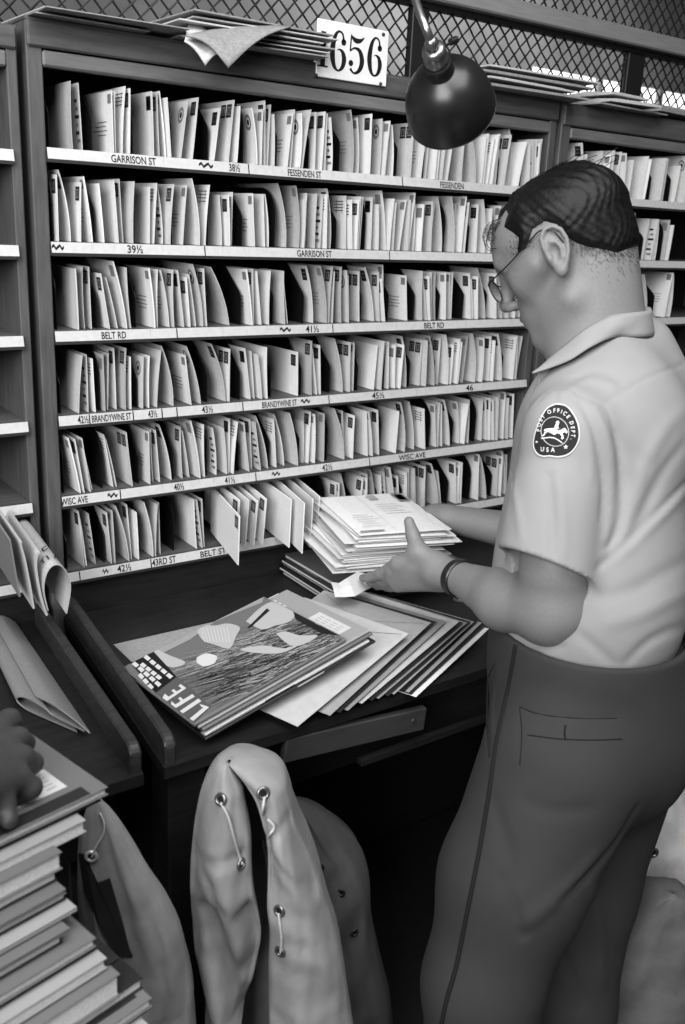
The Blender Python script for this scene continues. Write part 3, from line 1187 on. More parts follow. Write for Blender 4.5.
LOWER = [('grey magazine with a pale mailing label, second in the pile under the meadow cover', 2, label_art, 0.050, -0.001),
         ('dull grey magazine third in the pile under the meadow cover', 1, None, 0.052, -0.004),
         ('dark magazine fourth in the pile under the meadow cover', 4, 'blocks', 0.030, 0.004),
         ('magazine with pale page edges fifth in the pile under the meadow cover', 3, 'blocks', 0.042, -0.003),
         ('dark illustrated magazine lowest in the pile under the meadow cover', 0, 'blocks', 0.052, -0.005)]
zoff = -TM
for i, (lb, ci, art, dx, dy) in enumerate(LOWER):
    t = (0.005, 0.0055, 0.0045, 0.005, 0.005)[i]
    zoff -= t + 0.0004
    Mm = MG @ Matrix.Translation((0.005 + 0.003 * (i % 2) + 0.001 * i, dy, zoff))
    magazine('magazine', lb, 'magazine', Mm, LH + dx - 0.006 - 0.003 * (i % 2), LW, t, ci, 'magazines in the pile on the desk', art, 20 + i)
    if i == 0:
        mb = MB()   # paper slip in the magazine
        mb.box(0.10, LH + dx - 0.02, LW - 0.02, LW + 0.010, -0.00036, -0.00006, M=Mm @ Matrix.Translation((0, 0, 0)))
        tag(mb.build('paper_sheet', M_PAPERS[0], loc=(Mm @ Vector((0.2, LW, -0.001)))), 'white sheet sticking out along the far edge of the labelled grey magazine', 'paper')

# grey sheet under the far left end of the pile
Mf = basis(Vector((0.024, -0.163, DZ + 0.0008)), (1, 0.02, 0), (0, 1, 0))
sheet('newspaper', 'grey folded paper lying flat on the desk beneath the magazine pile', 'newspaper', basis(Vector((0.026, -0.45, DZ + 0.0008)), (1, 0, 0), (0, 1, 0)), 0.34, 0.285, 0.003, mat('newsprint', 0.55, 0.8, 'plain', var=0.15, bump=0.05, scale=200), None, 0, False)

# ---- fanned pile of large envelopes to the right of the magazines
FAN = [  # right corner in the photo, its height, far end of the long side, tone, words
    ((409, 634), 0.93, (300, 725), 0.876, 1, 'grey envelope with a rounded corner just right of the magazine pile'),
    ((431, 623), 0.926, (330, 716), 0.8755, 2, 'manila envelope with a bright folded edge, second in the fanned pile'),
    ((436, 622), 0.921, (340, 713), 0.874, 4, 'dark folder third in the fanned pile of large mail'),
    ((446, 622), 0.9165, (348, 711), 0.873, 3, 'buff envelope fourth in the fanned pile of large mail'),
    ((459, 622), 0.912, (362, 704), 0.872, 1, 'pale grey envelope fifth in the fanned pile of large mail'),
    ((463, 623), 0.9075, (372, 701), 0.8703, 4, 'dark folder sixth in the fanned pile of large mail'),
    ((467, 623), 0.9033, (380, 698), 0.8694, 3, 'buff envelope seventh in the fanned pile of large mail'),
    ((471, 622), 0.8988, (389, 696), 0.8688, 4, 'dark-covered paper eighth in the fanned pile of large mail'),
    ((474, 622), 0.8945, (395, 694), 0.8682, 2, 'cream envelope ninth in the fanned pile of large mail'),
    ((478, 621), 0.89, (404, 692), 0.8677, 5, 'black folder tenth in the fanned pile of large mail'),
    ((482, 623), 0.8856, (415, 687), 0.8672, 2, 'grey envelope eleventh in the fanned pile of large mail'),
    ((485, 626), 0.8815, (426, 681), 0.867, 4, 'dark folder twelfth in the fanned pile of large mail'),
    ((489, 629), 0.877, (442, 673), 0.8665, 0, 'white envelope lowest in the fanned pile beside the trousers')]
for i, (rp_, zr, fp_, zf, tone, lb) in enumerate(FAN):
    R_ = Vector(at(*rp_, 2, zr)); F_ = Vector(at(*fp_, 2, zf))
    d1 = (F_ - R_)
    L_ = max(0.30, min(d1.length, 0.36))
    d1.normalize()
    side = Vector((0, 0, 1)).cross(d1)
    if side.y < 0:
        side = -side
    Mx = basis(R_, d1, side)
    if (Mx.to_3x3() @ Vector((0, 0, 1))).z < 0:
        # keep z up: walk from the far corner instead
        Mx = basis(R_ + d1 * L_, -d1, side)
    sheet('large_envelope', lb, 'envelope', Mx, L_, 0.235, 0.0021, [M_PAPERS[0], mat('envelope_cream', 0.68, 0.7, 'plain', var=0.06, bump=0.05), mat('envelope_grey', 0.56, 0.7, 'plain', var=0.06, bump=0.05), mat('envelope_buff', 0.50, 0.7, 'plain', var=0.08, bump=0.05), COVERS[0], COVERS[4]][tone], 'large envelopes fanned across the desk', 0.0005)

# ---- dark magazines on the desk below the stack of letters
DARKM = [(0.470, -0.235, 0.862, 0), (0.468, -0.225, 0.8705, 4), (0.480, -0.222, 0.879, 0), (0.474, -0.228, 0.8875, 4), (0.486, -0.226, 0.896, 1)]
for i, (x, y, z, ci) in enumerate(DARKM):
    a = 0.20 - 0.03 * i
    Mx = basis(Vector((x, y, z)), (math.cos(a), -math.sin(a) * 0.2, 0), (0, 1, 0))
    magazine('magazine', f'{("dark", "black", "dark glossy", "black bound", "grey")[i]} magazine on the desk under the letter stack, {ordinal(i + 1)} from the desktop', 'magazine', Mx, 0.33, 0.225, 0.0075, ci, 'magazines beneath the letter stack', 'blocks' if i % 2 else None, 60 + i)

# ---------------------------------------- the stack of letters in the hand
top_z = 1.05
c0, c1, c2, c3 = [Vector(at(x, y, 2, top_z)) for x, y in ((360, 530), (452, 524), (418.5, 488), (320.7, 492.8))]


def top_letter_art():
    pass


Mtop = basis(c0, c1 - c0, c3 - c0)
TL_, TW_ = (c1 - c0).length, (c3 - c0).length
rs = random.Random(8)
z = 0.962
items = []
n_lay = 19
for i in range(n_lay):
    t = rs.choice((0.0035, 0.0045, 0.005, 0.0058))
    items.append([z, t])
    z += t + 0.0004
sc_ = (top_z - 0.962) / (z - 0.962)
z = 0.962
Zu = Vector((0, 0, 1))
for i, (zz, t) in enumerate(items):
    t = t * sc_ - 0.0004
    last = i == n_lay - 1
    f = i / (n_lay - 1)
    big = (i % 5 in (0, 3)) and not last
    sx, sy = (0.034, 0.030) if big else (0.0, 0.0)
    left = -0.036 + 0.030 * f + rs.uniform(-0.014, 0.014)
    near = rs.uniform(0.001, 0.014) + (0.004 if f < 0.6 else 0.0)
    L_ = TL_ + 0.030 - 0.03 * f + rs.uniform(-0.01, 0.018)
    W_ = min(TW_ + sy * 0.5, 0.262)
    if last:
        left, near, L_, W_ = 0.0, 0.0, TL_, TW_
    rot = 0.0 if last else rs.uniform(-0.07, 0.07)
    M_ = Matrix.Translation(Vector((c0.x, c0.y, z))) @ Mtop.to_3x3().to_4x4() @ Matrix.Rotation(rot, 4, 'Z') @ Matrix.Translation((left, near, 0))
    tone = 0 if last else rs.choice((0, 0, 0, 1, 1, 2))
    o = sheet('held_letter', None, None, M_, L_, W_, max(t, 0.0012), M_PAPERS[tone], None, 0, False)
    z += t + 0.0004
    if last:
        lb = 'white letter with a dark stamp, topmost of the stack in the hands'
        mb = MB()
        zt = t + 0.0012
        q = lambda a0, a1, b0, b1, mi: mb.add([(a0 * L_, b0 * W_, zt), (a1 * L_, b0 * W_, zt), (a1 * L_, b1 * W_, zt), (a0 * L_, b1 * W_, zt)], [(0, 1, 2, 3)], mi)
        for k in range(6):
            q(0.10 + 0.02 * (k % 2), 0.36 - 0.03 * (k % 3), 0.14 + 0.055 * k, 0.147 + 0.055 * k, 1)
        for k in range(5):
            q(0.50, 0.80 - 0.05 * (k % 3), 0.42 + 0.06 * k, 0.428 + 0.06 * k, 1)
        q(0.40, 0.404, 0.05, 0.95, 1)
        q(0.83, 0.96, 0.72, 0.95, 0)
        q(0.85, 0.94, 0.76, 0.91, 1)
        q(0.52, 0.62, 0.80, 0.93, 1)
        q(0.02, 0.28, 0.02, 0.045, 0)
        so2 = mb.build('printing', [M_INKM, M_INKL])
        so2.matrix_world = M_
        so2.parent = o
        so2.matrix_parent_inverse = o.matrix_world.inverted()
        so2.location = (0, 0, 0); so2.rotation_euler = (0, 0, 0); so2.matrix_parent_inverse = Matrix.Identity(4)
        so2.data.transform(M_.to_3x3().to_4x4())
    else:
        lb = f'{TONE_WORD[tone]} letter in the hand-held stack, {ordinal(n_lay - i)} from its top'
    tag(o, lb, 'letter', 'letters in the hand-held stack')

# small folded slip between magazines and stack
rows = []
for i, pxs in enumerate(((331, 582), (339, 583), (347, 578), (357, 572), (370, 574))):
    a = Vector(at(pxs[0], pxs[1], 2, (0.955, 0.962, 0.968, 0.966, 0.960)[i]))
    b = Vector(at(pxs[0] + (4, 5, 8, 9, 4)[i], pxs[1] + (15, 14, 18, 18, 12)[i], 2, (0.945, 0.948, 0.953, 0.952, 0.948)[i]))
    rows.append([a, (a + b) / 2 + Vector((0, 0, 0.003)), b])
mb = MB()
mb.grid(rows)
o = mb.build('paper_slip', M_PAPERS[2], loc=rows[2][1])
md = o.modifiers.new('thickness', 'SOLIDIFY'); md.thickness = 0.0012
tag(o, 'crumpled white slip of paper between the magazines and the hand', 'paper')

# ------------------------------------------- mail hanging out of the bottom shelf
def droop(name, label, x, y_f, pitch, ln, h, tone, yaw, stamp=True):
    """letter tipped forward over the lip of the bottom shelf"""
    mb = MB()
    t = 0.0025
    d = math.radians(pitch)
    z_lo = ZT[5] + 0.0035 - math.tan(d) * max(-0.006 - y_f, 0)
    M_ = Matrix.Translation((x, y_f, z_lo)) @ Matrix.Rotation(yaw, 4, 'Z') @ Matrix.Rotation(d, 4, 'X')
    mb.box(0, t, 0, ln, 0, h, M=M_, c=0.0006)
    if stamp:
        for y0, y1, za, zb, mi in ((0.006, 0.026, h - 0.030, h - 0.006, 1), (0.009, 0.023, h - 0.026, h - 0.010, 2)):
            e = -0.0004 - 0.0003 * (mi == 2)
            mb.add([(e, y0, za), (e, y0, zb), (e, y1, zb), (e, y1, za)], [(0, 1, 2, 3)], mi, M_)
    o = mb.build(name, [M_PAPERS[tone], M_INK, M_INKM], loc=M_.translation)
    tag(o, label, 'letter', 'letters drooping over the bottom shelf')
    return o


droop('drooping_letter', 'stamped white letter hanging down over the middle of the bottom shelf edge', 0.306, -0.118, 3, 0.19, 0.104, 0, -0.20)
for i, (x, yf, pt, ln, h, tone, yaw, stp, lb) in enumerate((
        (0.352, -0.030, 6, 0.16, 0.105, 0, -0.04, True, 'stamped letter just right of the hanging one, pulled a little forward'),
        (0.372, -0.032, 7, 0.16, 0.104, 1, -0.05, False, 'plain cream letter pulled forward, second right of the hanging one'),
        (0.390, -0.036, 8, 0.16, 0.102, 0, -0.06, True, 'white stamped letter pulled forward, third right of the hanging one'),
        (0.410, -0.038, 7, 0.16, 0.104, 0, -0.05, True, 'white stamped letter pulled forward, fourth right of the hanging one'),
        (0.446, -0.085, 2, 0.20, 0.106, 0, -0.13, False, 'blank white letter drooping left of the hand-held stack'),
        (0.452, -0.125, 2, 0.22, 0.110, 0, -0.22, False, 'blank letter drooping second left of the hand-held stack'),
        (0.486, -0.105, 2, 0.22, 0.108, 1, -0.22, False, 'cream letter drooping close against the hand-held stack'),
        (0.516, -0.085, 2, 0.22, 0.104, 0, -0.22, False, 'white letter drooping behind the hand-held stack'))):
    droop('drooping_letter', lb, x, yf, pt, ln, h, tone, yaw, stp)

# --------------------------------------------------------- newspapers on the left
M_NEWS = mat('newsprint_pale', 0.64, 0.85, 'plain', var=0.10, bump=0.05, scale=260)


def ribbon(mb, sec0, sec1, t, mi=0, steps=1):
    """a sheet following polyline sec0 at one end and sec1 at the other, of thickness t"""
    n = len(sec0)

    def offs(sec):
        out = []
        for i in range(n):
            a, b = sec[max(i - 1, 0)], sec[min(i + 1, n - 1)]
            tx = (b - a)
            nn = Vector((tx.z, 0, -tx.x))
            nn = nn.normalized() if nn.length > 1e-9 else Vector((0, 0, 1))
            out.append(sec[i] + nn * t)
        return out
    A0, A1 = [Vector(p) for p in sec0], [Vector(p) for p in sec1]
    B0, B1 = offs(A0), offs(A1)
    v = A0 + A1 + B0 + B1
    f = []
    for i in range(n - 1):
        f.append((i, i + 1, n + i + 1, n + i))
        f.append((2 * n + i + 1, 2 * n + i, 3 * n + i, 3 * n + i + 1))
        f.append((i + 1, i, 2 * n + i, 2 * n + i + 1))
        f.append((n + i, n + i + 1, 3 * n + i + 1, 3 * n + i))
    f.append((0, n, 3 * n, 2 * n))
    f.append((n - 1, 3 * n - 1, 4 * n - 1, 2 * n - 1))
    mb.add(v, f, mi)


def newspaper(name, label, layers, t, letters=None, group='newspapers at the left desk', m=None):
    mb = MB()
    for s0, s1 in layers:
        ribbon(mb, s0, s1, t)
    mb2 = letters(mb) if letters else None
    c = sum((Vector(p) for p in layers[0][0]), Vector()) / len(layers[0][0])
    o = mb.build(name, [m or M_NEWS, M_INK], loc=c)
    tag(o, label, 'newspaper', group)
    return o


YF = -0.17
arch_px = [(48, 611), (44, 594), (44.5, 580), (49, 569), (56, 564.5), (63, 567), (69, 576), (71, 590), (67, 614)]
front = [Vector(p) for p in smooth_path([at(x, y, 1, YF) for x, y in arch_px], 4)]
ridge = Vector(at(56, 564.5, 1, YF)); back_r = Vector(at(19, 513, 1, 0.02))
vec = back_r - ridge
cen = sum(front, Vector()) / len(front)
backs = [cen + (p - cen) * 0.9 + vec for p in front]
lay2 = [Vector(p) for p in smooth_path([at(x, y, 1, YF + 0.004) for x, y in ((41, 600), (38, 580), (38, 566), (44, 557))], 4)]
lay3 = [Vector(p) for p in smooth_path([at(x, y, 1, YF + 0.006) for x, y in ((46, 616), (40, 598), (35, 570), (36, 555), (40, 552))], 4)]


def arch_text(mb):
    for row, (s, tpos) in enumerate((('TIA', 0.10), ('AC', 0.24))):
        for j, ch in enumerate(s):
            i = (11, 14, 17)[j]
            a = front[i] + (backs[i] - front[i]) * tpos
            d_ = (backs[i] - front[i]).normalized()
            tan = (front[i + 1] - front[i - 1]).normalized()
            put_text(mb, ch, a - tan.cross(d_).normalized() * 0.0, tan, d_, 0.012, 1, lift=0.0026)


newspaper('rolled_newspaper', 'pale newspaper bent into an arch, jutting from the far-left case', [(front, backs)], 0.0012, arch_text)
newspaper('folded_newspaper', 'folded newspaper sheets hanging left of the arched newspaper', [(lay3, [p + vec for p in lay3])], 0.004)
M_DULL = mat('newsprint_dull', 0.42, 0.85, 'plain', var=0.12, bump=0.05, scale=260)
lay4 = [Vector(p) for p in smooth_path([at(x, y, 1, YF) for x, y in ((33, 609), (29, 585), (24, 560), (20, 545), (21, 541))], 4)]
newspaper('hanging_newspaper', 'newspaper sheet hanging second left of the arched newspaper', [(lay4, [p + vec * 0.7 for p in lay4])], 0.003)
lay5 = [Vector(p) for p in smooth_path([at(x, y, 1, YF) for x, y in ((19, 597), (15, 575), (11, 552), (9, 540))], 4)]
newspaper('hanging_newspaper', 'outermost dull newspaper hanging at the far left below the case', [(lay5, [p + vec * 0.6 for p in lay5])], 0.003, m=M_DULL)

# long folded newspaper lying on the left desk
def fold_sec(y_of, x0):
    # flattened roll: outer sheet with an inner loop
    sec = [(0.052, 0.001), (0.030, 0.001), (0.010, 0.002), (0.001, 0.010), (0.004, 0.020), (0.014, 0.024), (0.026, 0.021), (0.034, 0.014), (0.058, 0.010)]
    return [Vector(p) for p in smooth_path([(x0 + x, y_of(x), DZ + 0.0015 + z) for x, z in sec], 4)]


fl = []
for k, (dx, dz_, sc2) in enumerate(((0.0, 0.0, 1.0), (0.006, 0.026, 0.9))):
    s0 = fold_sec(lambda x: -0.30 - 2.4 * x, -0.190)
    s1 = fold_sec(lambda x: -0.006, -0.160)
    if k == 1:
        pts0 = [(-0.168, -0.33, 0.0275), (-0.153, -0.38, 0.030), (-0.138, -0.42, 0.022), (-0.126, -0.447, 0.0105)]
        s0 = [Vector(p) for p in smooth_path([(x, y, DZ + z) for x, y, z in pts0], 4)]
        s1 = [Vector((p.x + 0.028, -0.006, p.z)) for p in s0]
    fl.append((s0, s1))
newspaper('folded_newspaper', 'long folded newspaper lying along the far-left desk beside its rail', fl, 0.0022, m=M_DULL)
# ------------------------------------------------------ wire screen and papers on top
M_IRON = mat('dark_iron', 0.12, 0.5, metal=0.2)
YS = 0.275
TOPZ = 1.8925


def lattice(mb, x0, x1, z0, z1, w=0.040, h=0.078, r=0.0025):
    n = int((x1 - x0) / w) + 1
    m = max(2, int(round((z1 - z0) / (h / 2))))
    for i in range(n + 1):
        for s in (0, 1):
            pts = []
            for k in range(m * 2 + 1):
                z = z0 + (z1 - z0) * k / (m * 2)
                ph = (k % 4)
                d = (-0.5, 0.0, 0.5, 0.0)[ph] * (1 if s else -1)
                x = x0 + w * (i + 0.5 * 1) + d * w + (w * 0.0)
                x = min(max(x, x0), x1)
                # crimp: wire passes in front at one crossing and behind at the next
                pts.append((x, YS + 0.013 + (0.0014 if ph in (0,) else -0.0014), z))
            if all(abs(p[0] - pts[0][0]) < 1e-6 for p in pts):
                continue
            mb.tube(pts, r, 5)


scr = empty('wire_screen', (1.2, YS, TOPZ), 'dark diamond wire screen standing along the top of the letter cases', 'screen')
ends = [(-0.5, 0.98), (1.03, 1.766), (1.838, 2.75)]
for x0, x1 in ends:
    m = MB(); lattice(m, x0, x1, TOPZ, 2.094); part(m, 'wire_mesh', M_IRON, scr)
for x0, x1 in ((0.98, 1.03), (1.766, 1.838)):
    m = MB(); m.box(x0, x1, YS, YS + 0.022, TOPZ, 2.094, c=0.002); part(m, 'upright', M_IRON, scr)
m = MB(); m.box(-0.5, 2.75, YS - 0.004, YS + 0.024, 2.0945, 2.107, c=0.002); part(m, 'mesh_channel', M_IRON, scr)
m = MB(); m.box(-0.5, 2.75, YS - 0.03, YS + 0.06, 2.1075, 2.150, c=0.004); part(m, 'top_rail', mat('pale_rail', 0.50, 0.6, 'wood', var=0.1, bump=0.1), scr)
m = MB(); lattice(m, 1.2, 2.75, 2.1505, 2.40); part(m, 'wire_mesh', M_IRON, scr)

# number plate
plate = empty('number_plate', (0.606, -0.010, 1.866), 'white enamel number plate reading 1656 on the case top', 'sign')
PX0, PX1, PZ0, PZ1, PY = 0.522, 0.691, 1.866, 1.966, -0.0115
m = MB(); m.box(PX0, PX1, PY, PY + 0.004, PZ0, PZ1, c=0.001); part(m, 'plate', mat('enamel_white', 0.86, 0.35, 'plain', var=0.06, bump=0, scale=40), plate)
m = MB()


def pz(x, y):
    q = at(x, y, 1, PY)
    return (float(q[0]), float(q[2]))


Mpl = Matrix(((1, 0, 0, 0), (0, 0, 0, PY - 0.0006), (0, 1, 0, 0), (0, 0, 0, 1)))


def disc(mb, c, rx, rz, n=14):
    v = [(c[0] + rx * math.cos(2 * pi * k / n), c[1] + rz * math.sin(2 * pi * k / n), 0) for k in range(n)]
    mb.add(v, [tuple(range(n - 1, -1, -1))], 0, Mpl)


SIX = [[(.80, .27, .12), (.72, .08, .10), (.48, .03, .10), (.27, .16, .20), (.15, .42, .29), (.15, .65, .29), (.28, .88, .20), (.52, .97, .09), (.76, .88, .20), (.86, .69, .27), (.76, .52, .20), (.55, .455, .06), (.44, .48, .05)]]
FIVE = [[(.17, .02, .08), (.13, .44, .08)], [(.15, .05, .06), (.42, .15, .22), (.70, .15, .19), (.97, .05, .03)],
        [(.12, .44, .07), (.38, .35, .09), (.70, .40, .20), (.86, .60, .27), (.84, .78, .26), (.66, .93, .18), (.40, .98, .09), (.17, .88, .14)]]
for box_, st, ball in (((329.2, 31.7, 347.4, 70.4), SIX, (.80, .27, .15)), ((347, 36, 365, 72.8), FIVE, (.20, .74, .14)), ((366.4, 38.2, 383.2, 75.8), SIX, (.80, .27, .15))):
    a, b = pz(box_[0], box_[3]), pz(box_[2], box_[1])
    sx, sz = b[0] - a[0], b[1] - a[1]
    q = lambda u, v: (a[0] + u * sx, b[1] - v * sz)
    for path in st:
        sp = smooth_path([(p[0], p[1], p[2]) for p in path], 5)
        stroke(m, [q(p[0], p[1]) for p in sp], [p[2] * sx for p in sp], Mpl)
    disc(m, q(ball[0], ball[1]), ball[2] * sx, ball[2] * sx)
a, b = pz(322.3, 66), pz(322.3, 31)
stroke(m, [(a[0], b[1]), (a[0], a[1])], [0.011, 0.011], Mpl)
stroke(m, [(a[0] - 0.012, a[1]), (a[0] + 0.012, a[1])], [0.003, 0.003], Mpl)
part(m, 'numerals', mat('plate_black', 0.10, 0.4), plate)
for x, y in ((383.3, 34.5), (380.4, 84), (315.8, 75.2)):
    c = pz(x, y)
    m = MB(); m.lathe([(0.0038, 0), (0.003, 0.0018), (0.0, 0.0022)], 14, M=Matrix.Translation((c[0], PY - 0.0001, c[1])) @ Matrix.Rotation(pi / 2, 4, 'X'), cap1=False)
    part(m, 'screw', M_LIP, plate, True)


def draped(name, label, cat, corners, droop, m, t, group, n=9):
    """sheet between four corners (front-left, front-right, back-right, back-left) bent by droop(u, v)"""
    a, b, c, d = [Vector(p) for p in corners]
    rows = []
    for i in range(n):
        v = i / (n - 1)
        rows.append([a.lerp(b, u).lerp(d.lerp(c, u), v) + Vector((0, 0, droop(u, v))) for u in [k / (n - 1) for k in range(n)]])
    mb = MB().grid(rows)
    o = mb.build(name, m, loc=rows[n // 2][n // 2], smooth=True)
    md = o.modifiers.new('thickness', 'SOLIDIFY'); md.thickness = t; md.offset = 1
    tag(o, label, cat, group)
    return o


M_N2 = mat('newsprint_shelf', 0.52, 0.85, 'plain', var=0.18, bump=0.1, scale=160)
M_N3 = mat('newsprint_light', 0.70, 0.85, 'plain', var=0.12, bump=0.1, scale=160)
GT = 'papers lying on top of the cases'
# left flat papers
for i, (xa, xb, yf, ry, tone) in enumerate(((-0.02, 0.175, -0.03, 0.02, M_N2), (-0.01, 0.23, -0.055, -0.05, M_N2), (0.0, 0.19, -0.02, 0.03, M_N3))):
    Mx = basis(Vector((xa, yf, TOPZ + 0.0005 + 0.0062 * i)), (1, ry, 0), (0, 1, 0))
    sheet('newspaper', ('folded newspaper lowest of the left pile above the case', 'darker folded newspaper jutting forward above the left of the case', 'pale paper topmost of the left pile above the case')[i], 'newspaper', Mx, xb - xa, 0.26, 0.0055, tone, GT, 0, False)
# middle pile of magazines reaching in front of the number plate
for i, (xr, yf, t, rot, tone) in enumerate(((0.515, -0.062, 0.007, -0.10, 2), (0.522, -0.055, 0.006, -0.06, 1), (0.530, -0.060, 0.008, -0.13, 2), (0.512, -0.048, 0.008, -0.02, 3), (0.540, -0.056, 0.007, -0.07, 1), (0.535, -0.045, 0.008, 0.02, 2))):
    z = TOPZ + 0.0005 + [0, 0.0078, 0.0146, 0.0234, 0.0322, 0.0400][i]
    Mx = Matrix.Translation((xr, yf, z)) @ Matrix.Rotation(rot, 4, 'Z') @ Matrix.Translation((-0.29, 0, 0))
    sheet('newspaper', f'{("grey", "pale", "creased grey", "dull", "pale thin", "grey topmost")[i]} periodical {ordinal(i + 1)} up in the pile beside the number plate', 'newspaper', Mx, 0.29, 0.24, t, (M_N2, M_N3, M_N2, M_N3)[tone], GT, 0, False)
# two drooping corners over the front
T = Vector(at(228, 68.5, 1, -0.10)); R_ = Vector(at(291, 28, 1, -0.075)); L_ = Vector(at(186, 37, 1, -0.075))
draped('newspaper', 'newspaper whose pale corner droops over the case front in the middle', 'newspaper', [T, R_, Vector((R_.x - 0.02, 0.05, 1.947)), L_], lambda u, v: 0.012 * math.sin(pi * max(u, v)) , M_N2, 0.0035, GT)
T = Vector(at(205, 66, 1, -0.085)); R_ = Vector(at(226, 52, 1, -0.080)); L_ = Vector(at(184, 42, 1, -0.070))
draped('newspaper', 'smaller newspaper corner drooping just left of the big drooping corner', 'newspaper', [T, R_, Vector((R_.x - 0.01, 0.03, 1.942)), L_], lambda u, v: 0.006 * math.sin(pi * max(u, v)), M_N3, 0.003, GT)
# right pile of folded newspapers
for i, (x0, x1, yf, t, rot) in enumerate(((0.90, 1.235, -0.050, 0.013, -0.04), (0.93, 1.205, -0.055, 0.012, 0.03), (0.92, 1.265, -0.040, 0.013, -0.02), (0.95, 1.285, -0.030, 0.010, -0.05))):
    z = TOPZ + 0.0005 + [0, 0.0140, 0.0270, 0.0410][i]
    Mx = Matrix.Translation((x0, yf, z)) @ Matrix.Rotation(rot, 4, 'Z')
    sheet('newspaper', f'{("lowest", "second", "third", "topmost")[i]} folded newspaper of the pile under the wire screen, right of the lamp', 'newspaper', Mx, x1 - x0, 0.24, t, (M_N2, M_N3, M_N2, M_N3)[i], GT, 0, False)
for i, (x0, x1, yf, t, rot) in enumerate(((1.29, 1.56, -0.050, 0.009, 0.05), (1.33, 1.50, -0.045, 0.016, -0.10), (1.345, 1.49, -0.038, 0.014, 0.06), (1.54, 1.80, -0.03, 0.03, 0.1))):
    z = TOPZ + 0.0005 + [0, 0.0100, 0.0270, 0.0100][i]
    Mx = Matrix.Translation((x0, yf, z)) @ Matrix.Rotation(rot, 4, 'Z')
    sheet('newspaper', f'{("flat newspaper under the folded wads", "thick folded wad of newsprint", "upper folded wad of newsprint", "crumpled paper bundle farthest right")[i]} above the right-hand case', 'newspaper', Mx, x1 - x0, 0.2, t, (M_N2, M_N3, M_N3, M_N2)[i], GT, 0, False)

# ------------------------------------------------------------------- the lamp
M_LAMP = mat('lamp_black', 0.10, 0.32, 'plain', var=0.25, bump=0.02, scale=14, spec=0.5)
M_BRASS = mat('lamp_brass', 0.55, 0.3, metal=0.9)
rim_c = Vector(P(450.5, 108, 1.53))
apex = Vector(P(437, 62, 1.435))
ax = (rim_c - apex).normalized()
hgt = 0.105
lamp = empty('desk_lamp', apex, 'black bell-shaped lamp hanging on a brass swivel before the wire screen', 'lamp')
Rl = ax.to_track_quat('Z', 'Y').to_matrix().to_4x4()
Ml = Matrix.Translation(apex) @ Rl
prof_out = [(0.0215, 0.0), (0.0215, 0.020), (0.026, 0.024), (0.043, 0.034), (0.058, 0.050), (0.067, 0.070), (0.0715, 0.095), (0.0725, 0.110), (0.0735, 0.1105)]
prof_in = [(0.0735, 0.1115), (0.0715, 0.1115), (0.070, 0.095), (0.0655, 0.070), (0.0565, 0.051), (0.042, 0.036), (0.020, 0.028)]
m = MB(); m.lathe([tuple(p) for p in smooth_path(prof_out, 3)] + prof_in, 48, M=Ml, cap0=True, cap1=True)
part(m, 'lamp_shade', M_LAMP, lamp, True)
m = MB(); m.lathe([(0.012, 0.029), (0.013, 0.045), (0.026, 0.070), (0.030, 0.088), (0.026, 0.104), (0.014, 0.113), (0.0, 0.1155)], 24, M=Ml, cap1=False)
part(m, 'bulb', mat('bulb_glass', 0.85, 0.3, emit=1.5), lamp, True)
m = MB(); m.lathe([(0.011, -0.030), (0.017, -0.028), (0.0185, -0.020), (0.0165, -0.014), (0.019, -0.010), (0.0195, 0.002), (0.014, 0.006)], 28, M=Ml)
part(m, 'socket_ring', M_BRASS, lamp, True)
elbow = apex - ax * 0.03
tip = Vector(P(432, 44, 1.435))
m = MB()
m.lathe([(0.0, -0.011), (0.008, -0.008), (0.011, 0.0), (0.008, 0.008), (0.0, 0.011)], 18, M=Matrix.Translation(elbow - ax * 0.008), cap0=False, cap1=False)
part(m, 'swivel_ball', M_BRASS, lamp, True)
a0 = elbow - ax * 0.012
arm = smooth_path([a0, a0 + Vector((-0.012, 0.01, 0.030)), a0 + Vector((0.01, 0.10, 0.115)), a0 + Vector((0.06, 0.30, 0.190)), Vector((a0.x + 0.12, YS - 0.032, 2.128))], 6)
m = MB(); m.tube(arm, 0.0065, 12); part(m, 'arm', M_BRASS, lamp, True)
m = MB(); m.lathe([(0.0, 0), (0.022, 0.0), (0.022, 0.005), (0.008, 0.010)], 20, M=Matrix.Translation((a0.x + 0.12, YS - 0.0305, 2.128)) @ Matrix.Rotation(pi / 2, 4, 'X'), cap0=False); part(m, 'wall_flange', M_BRASS, lamp)
kn = Vector(P(453, 41, 1.44))
m = MB(); m.tube([apex - ax * 0.018, kn], 0.0022, 8); m.tube([kn - Vector((0.005, 0, 0.002)), kn + Vector((0.007, 0, 0.003))], 0.0055, 12); part(m, 'switch', M_LAMP, lamp)

# ---------------------------------------------------- pile of magazines, lower left
dF = Vector((0.975, 0.222, 0)).normalized()
nF = Vector((dF.y, -dF.x, 0))
C0 = Vector(P(108, 788, 1.0))


def on_front(x, y, out=0.0):
    d = Vector(ROT.T @ np.array([(x - PCX) / FPX, (y - PCY) / FPX, 1.0]))
    s = (C0 + nF * out - Vector(CAM)).dot(nF) / d.dot(nF)
    return Vector(CAM) + d * s


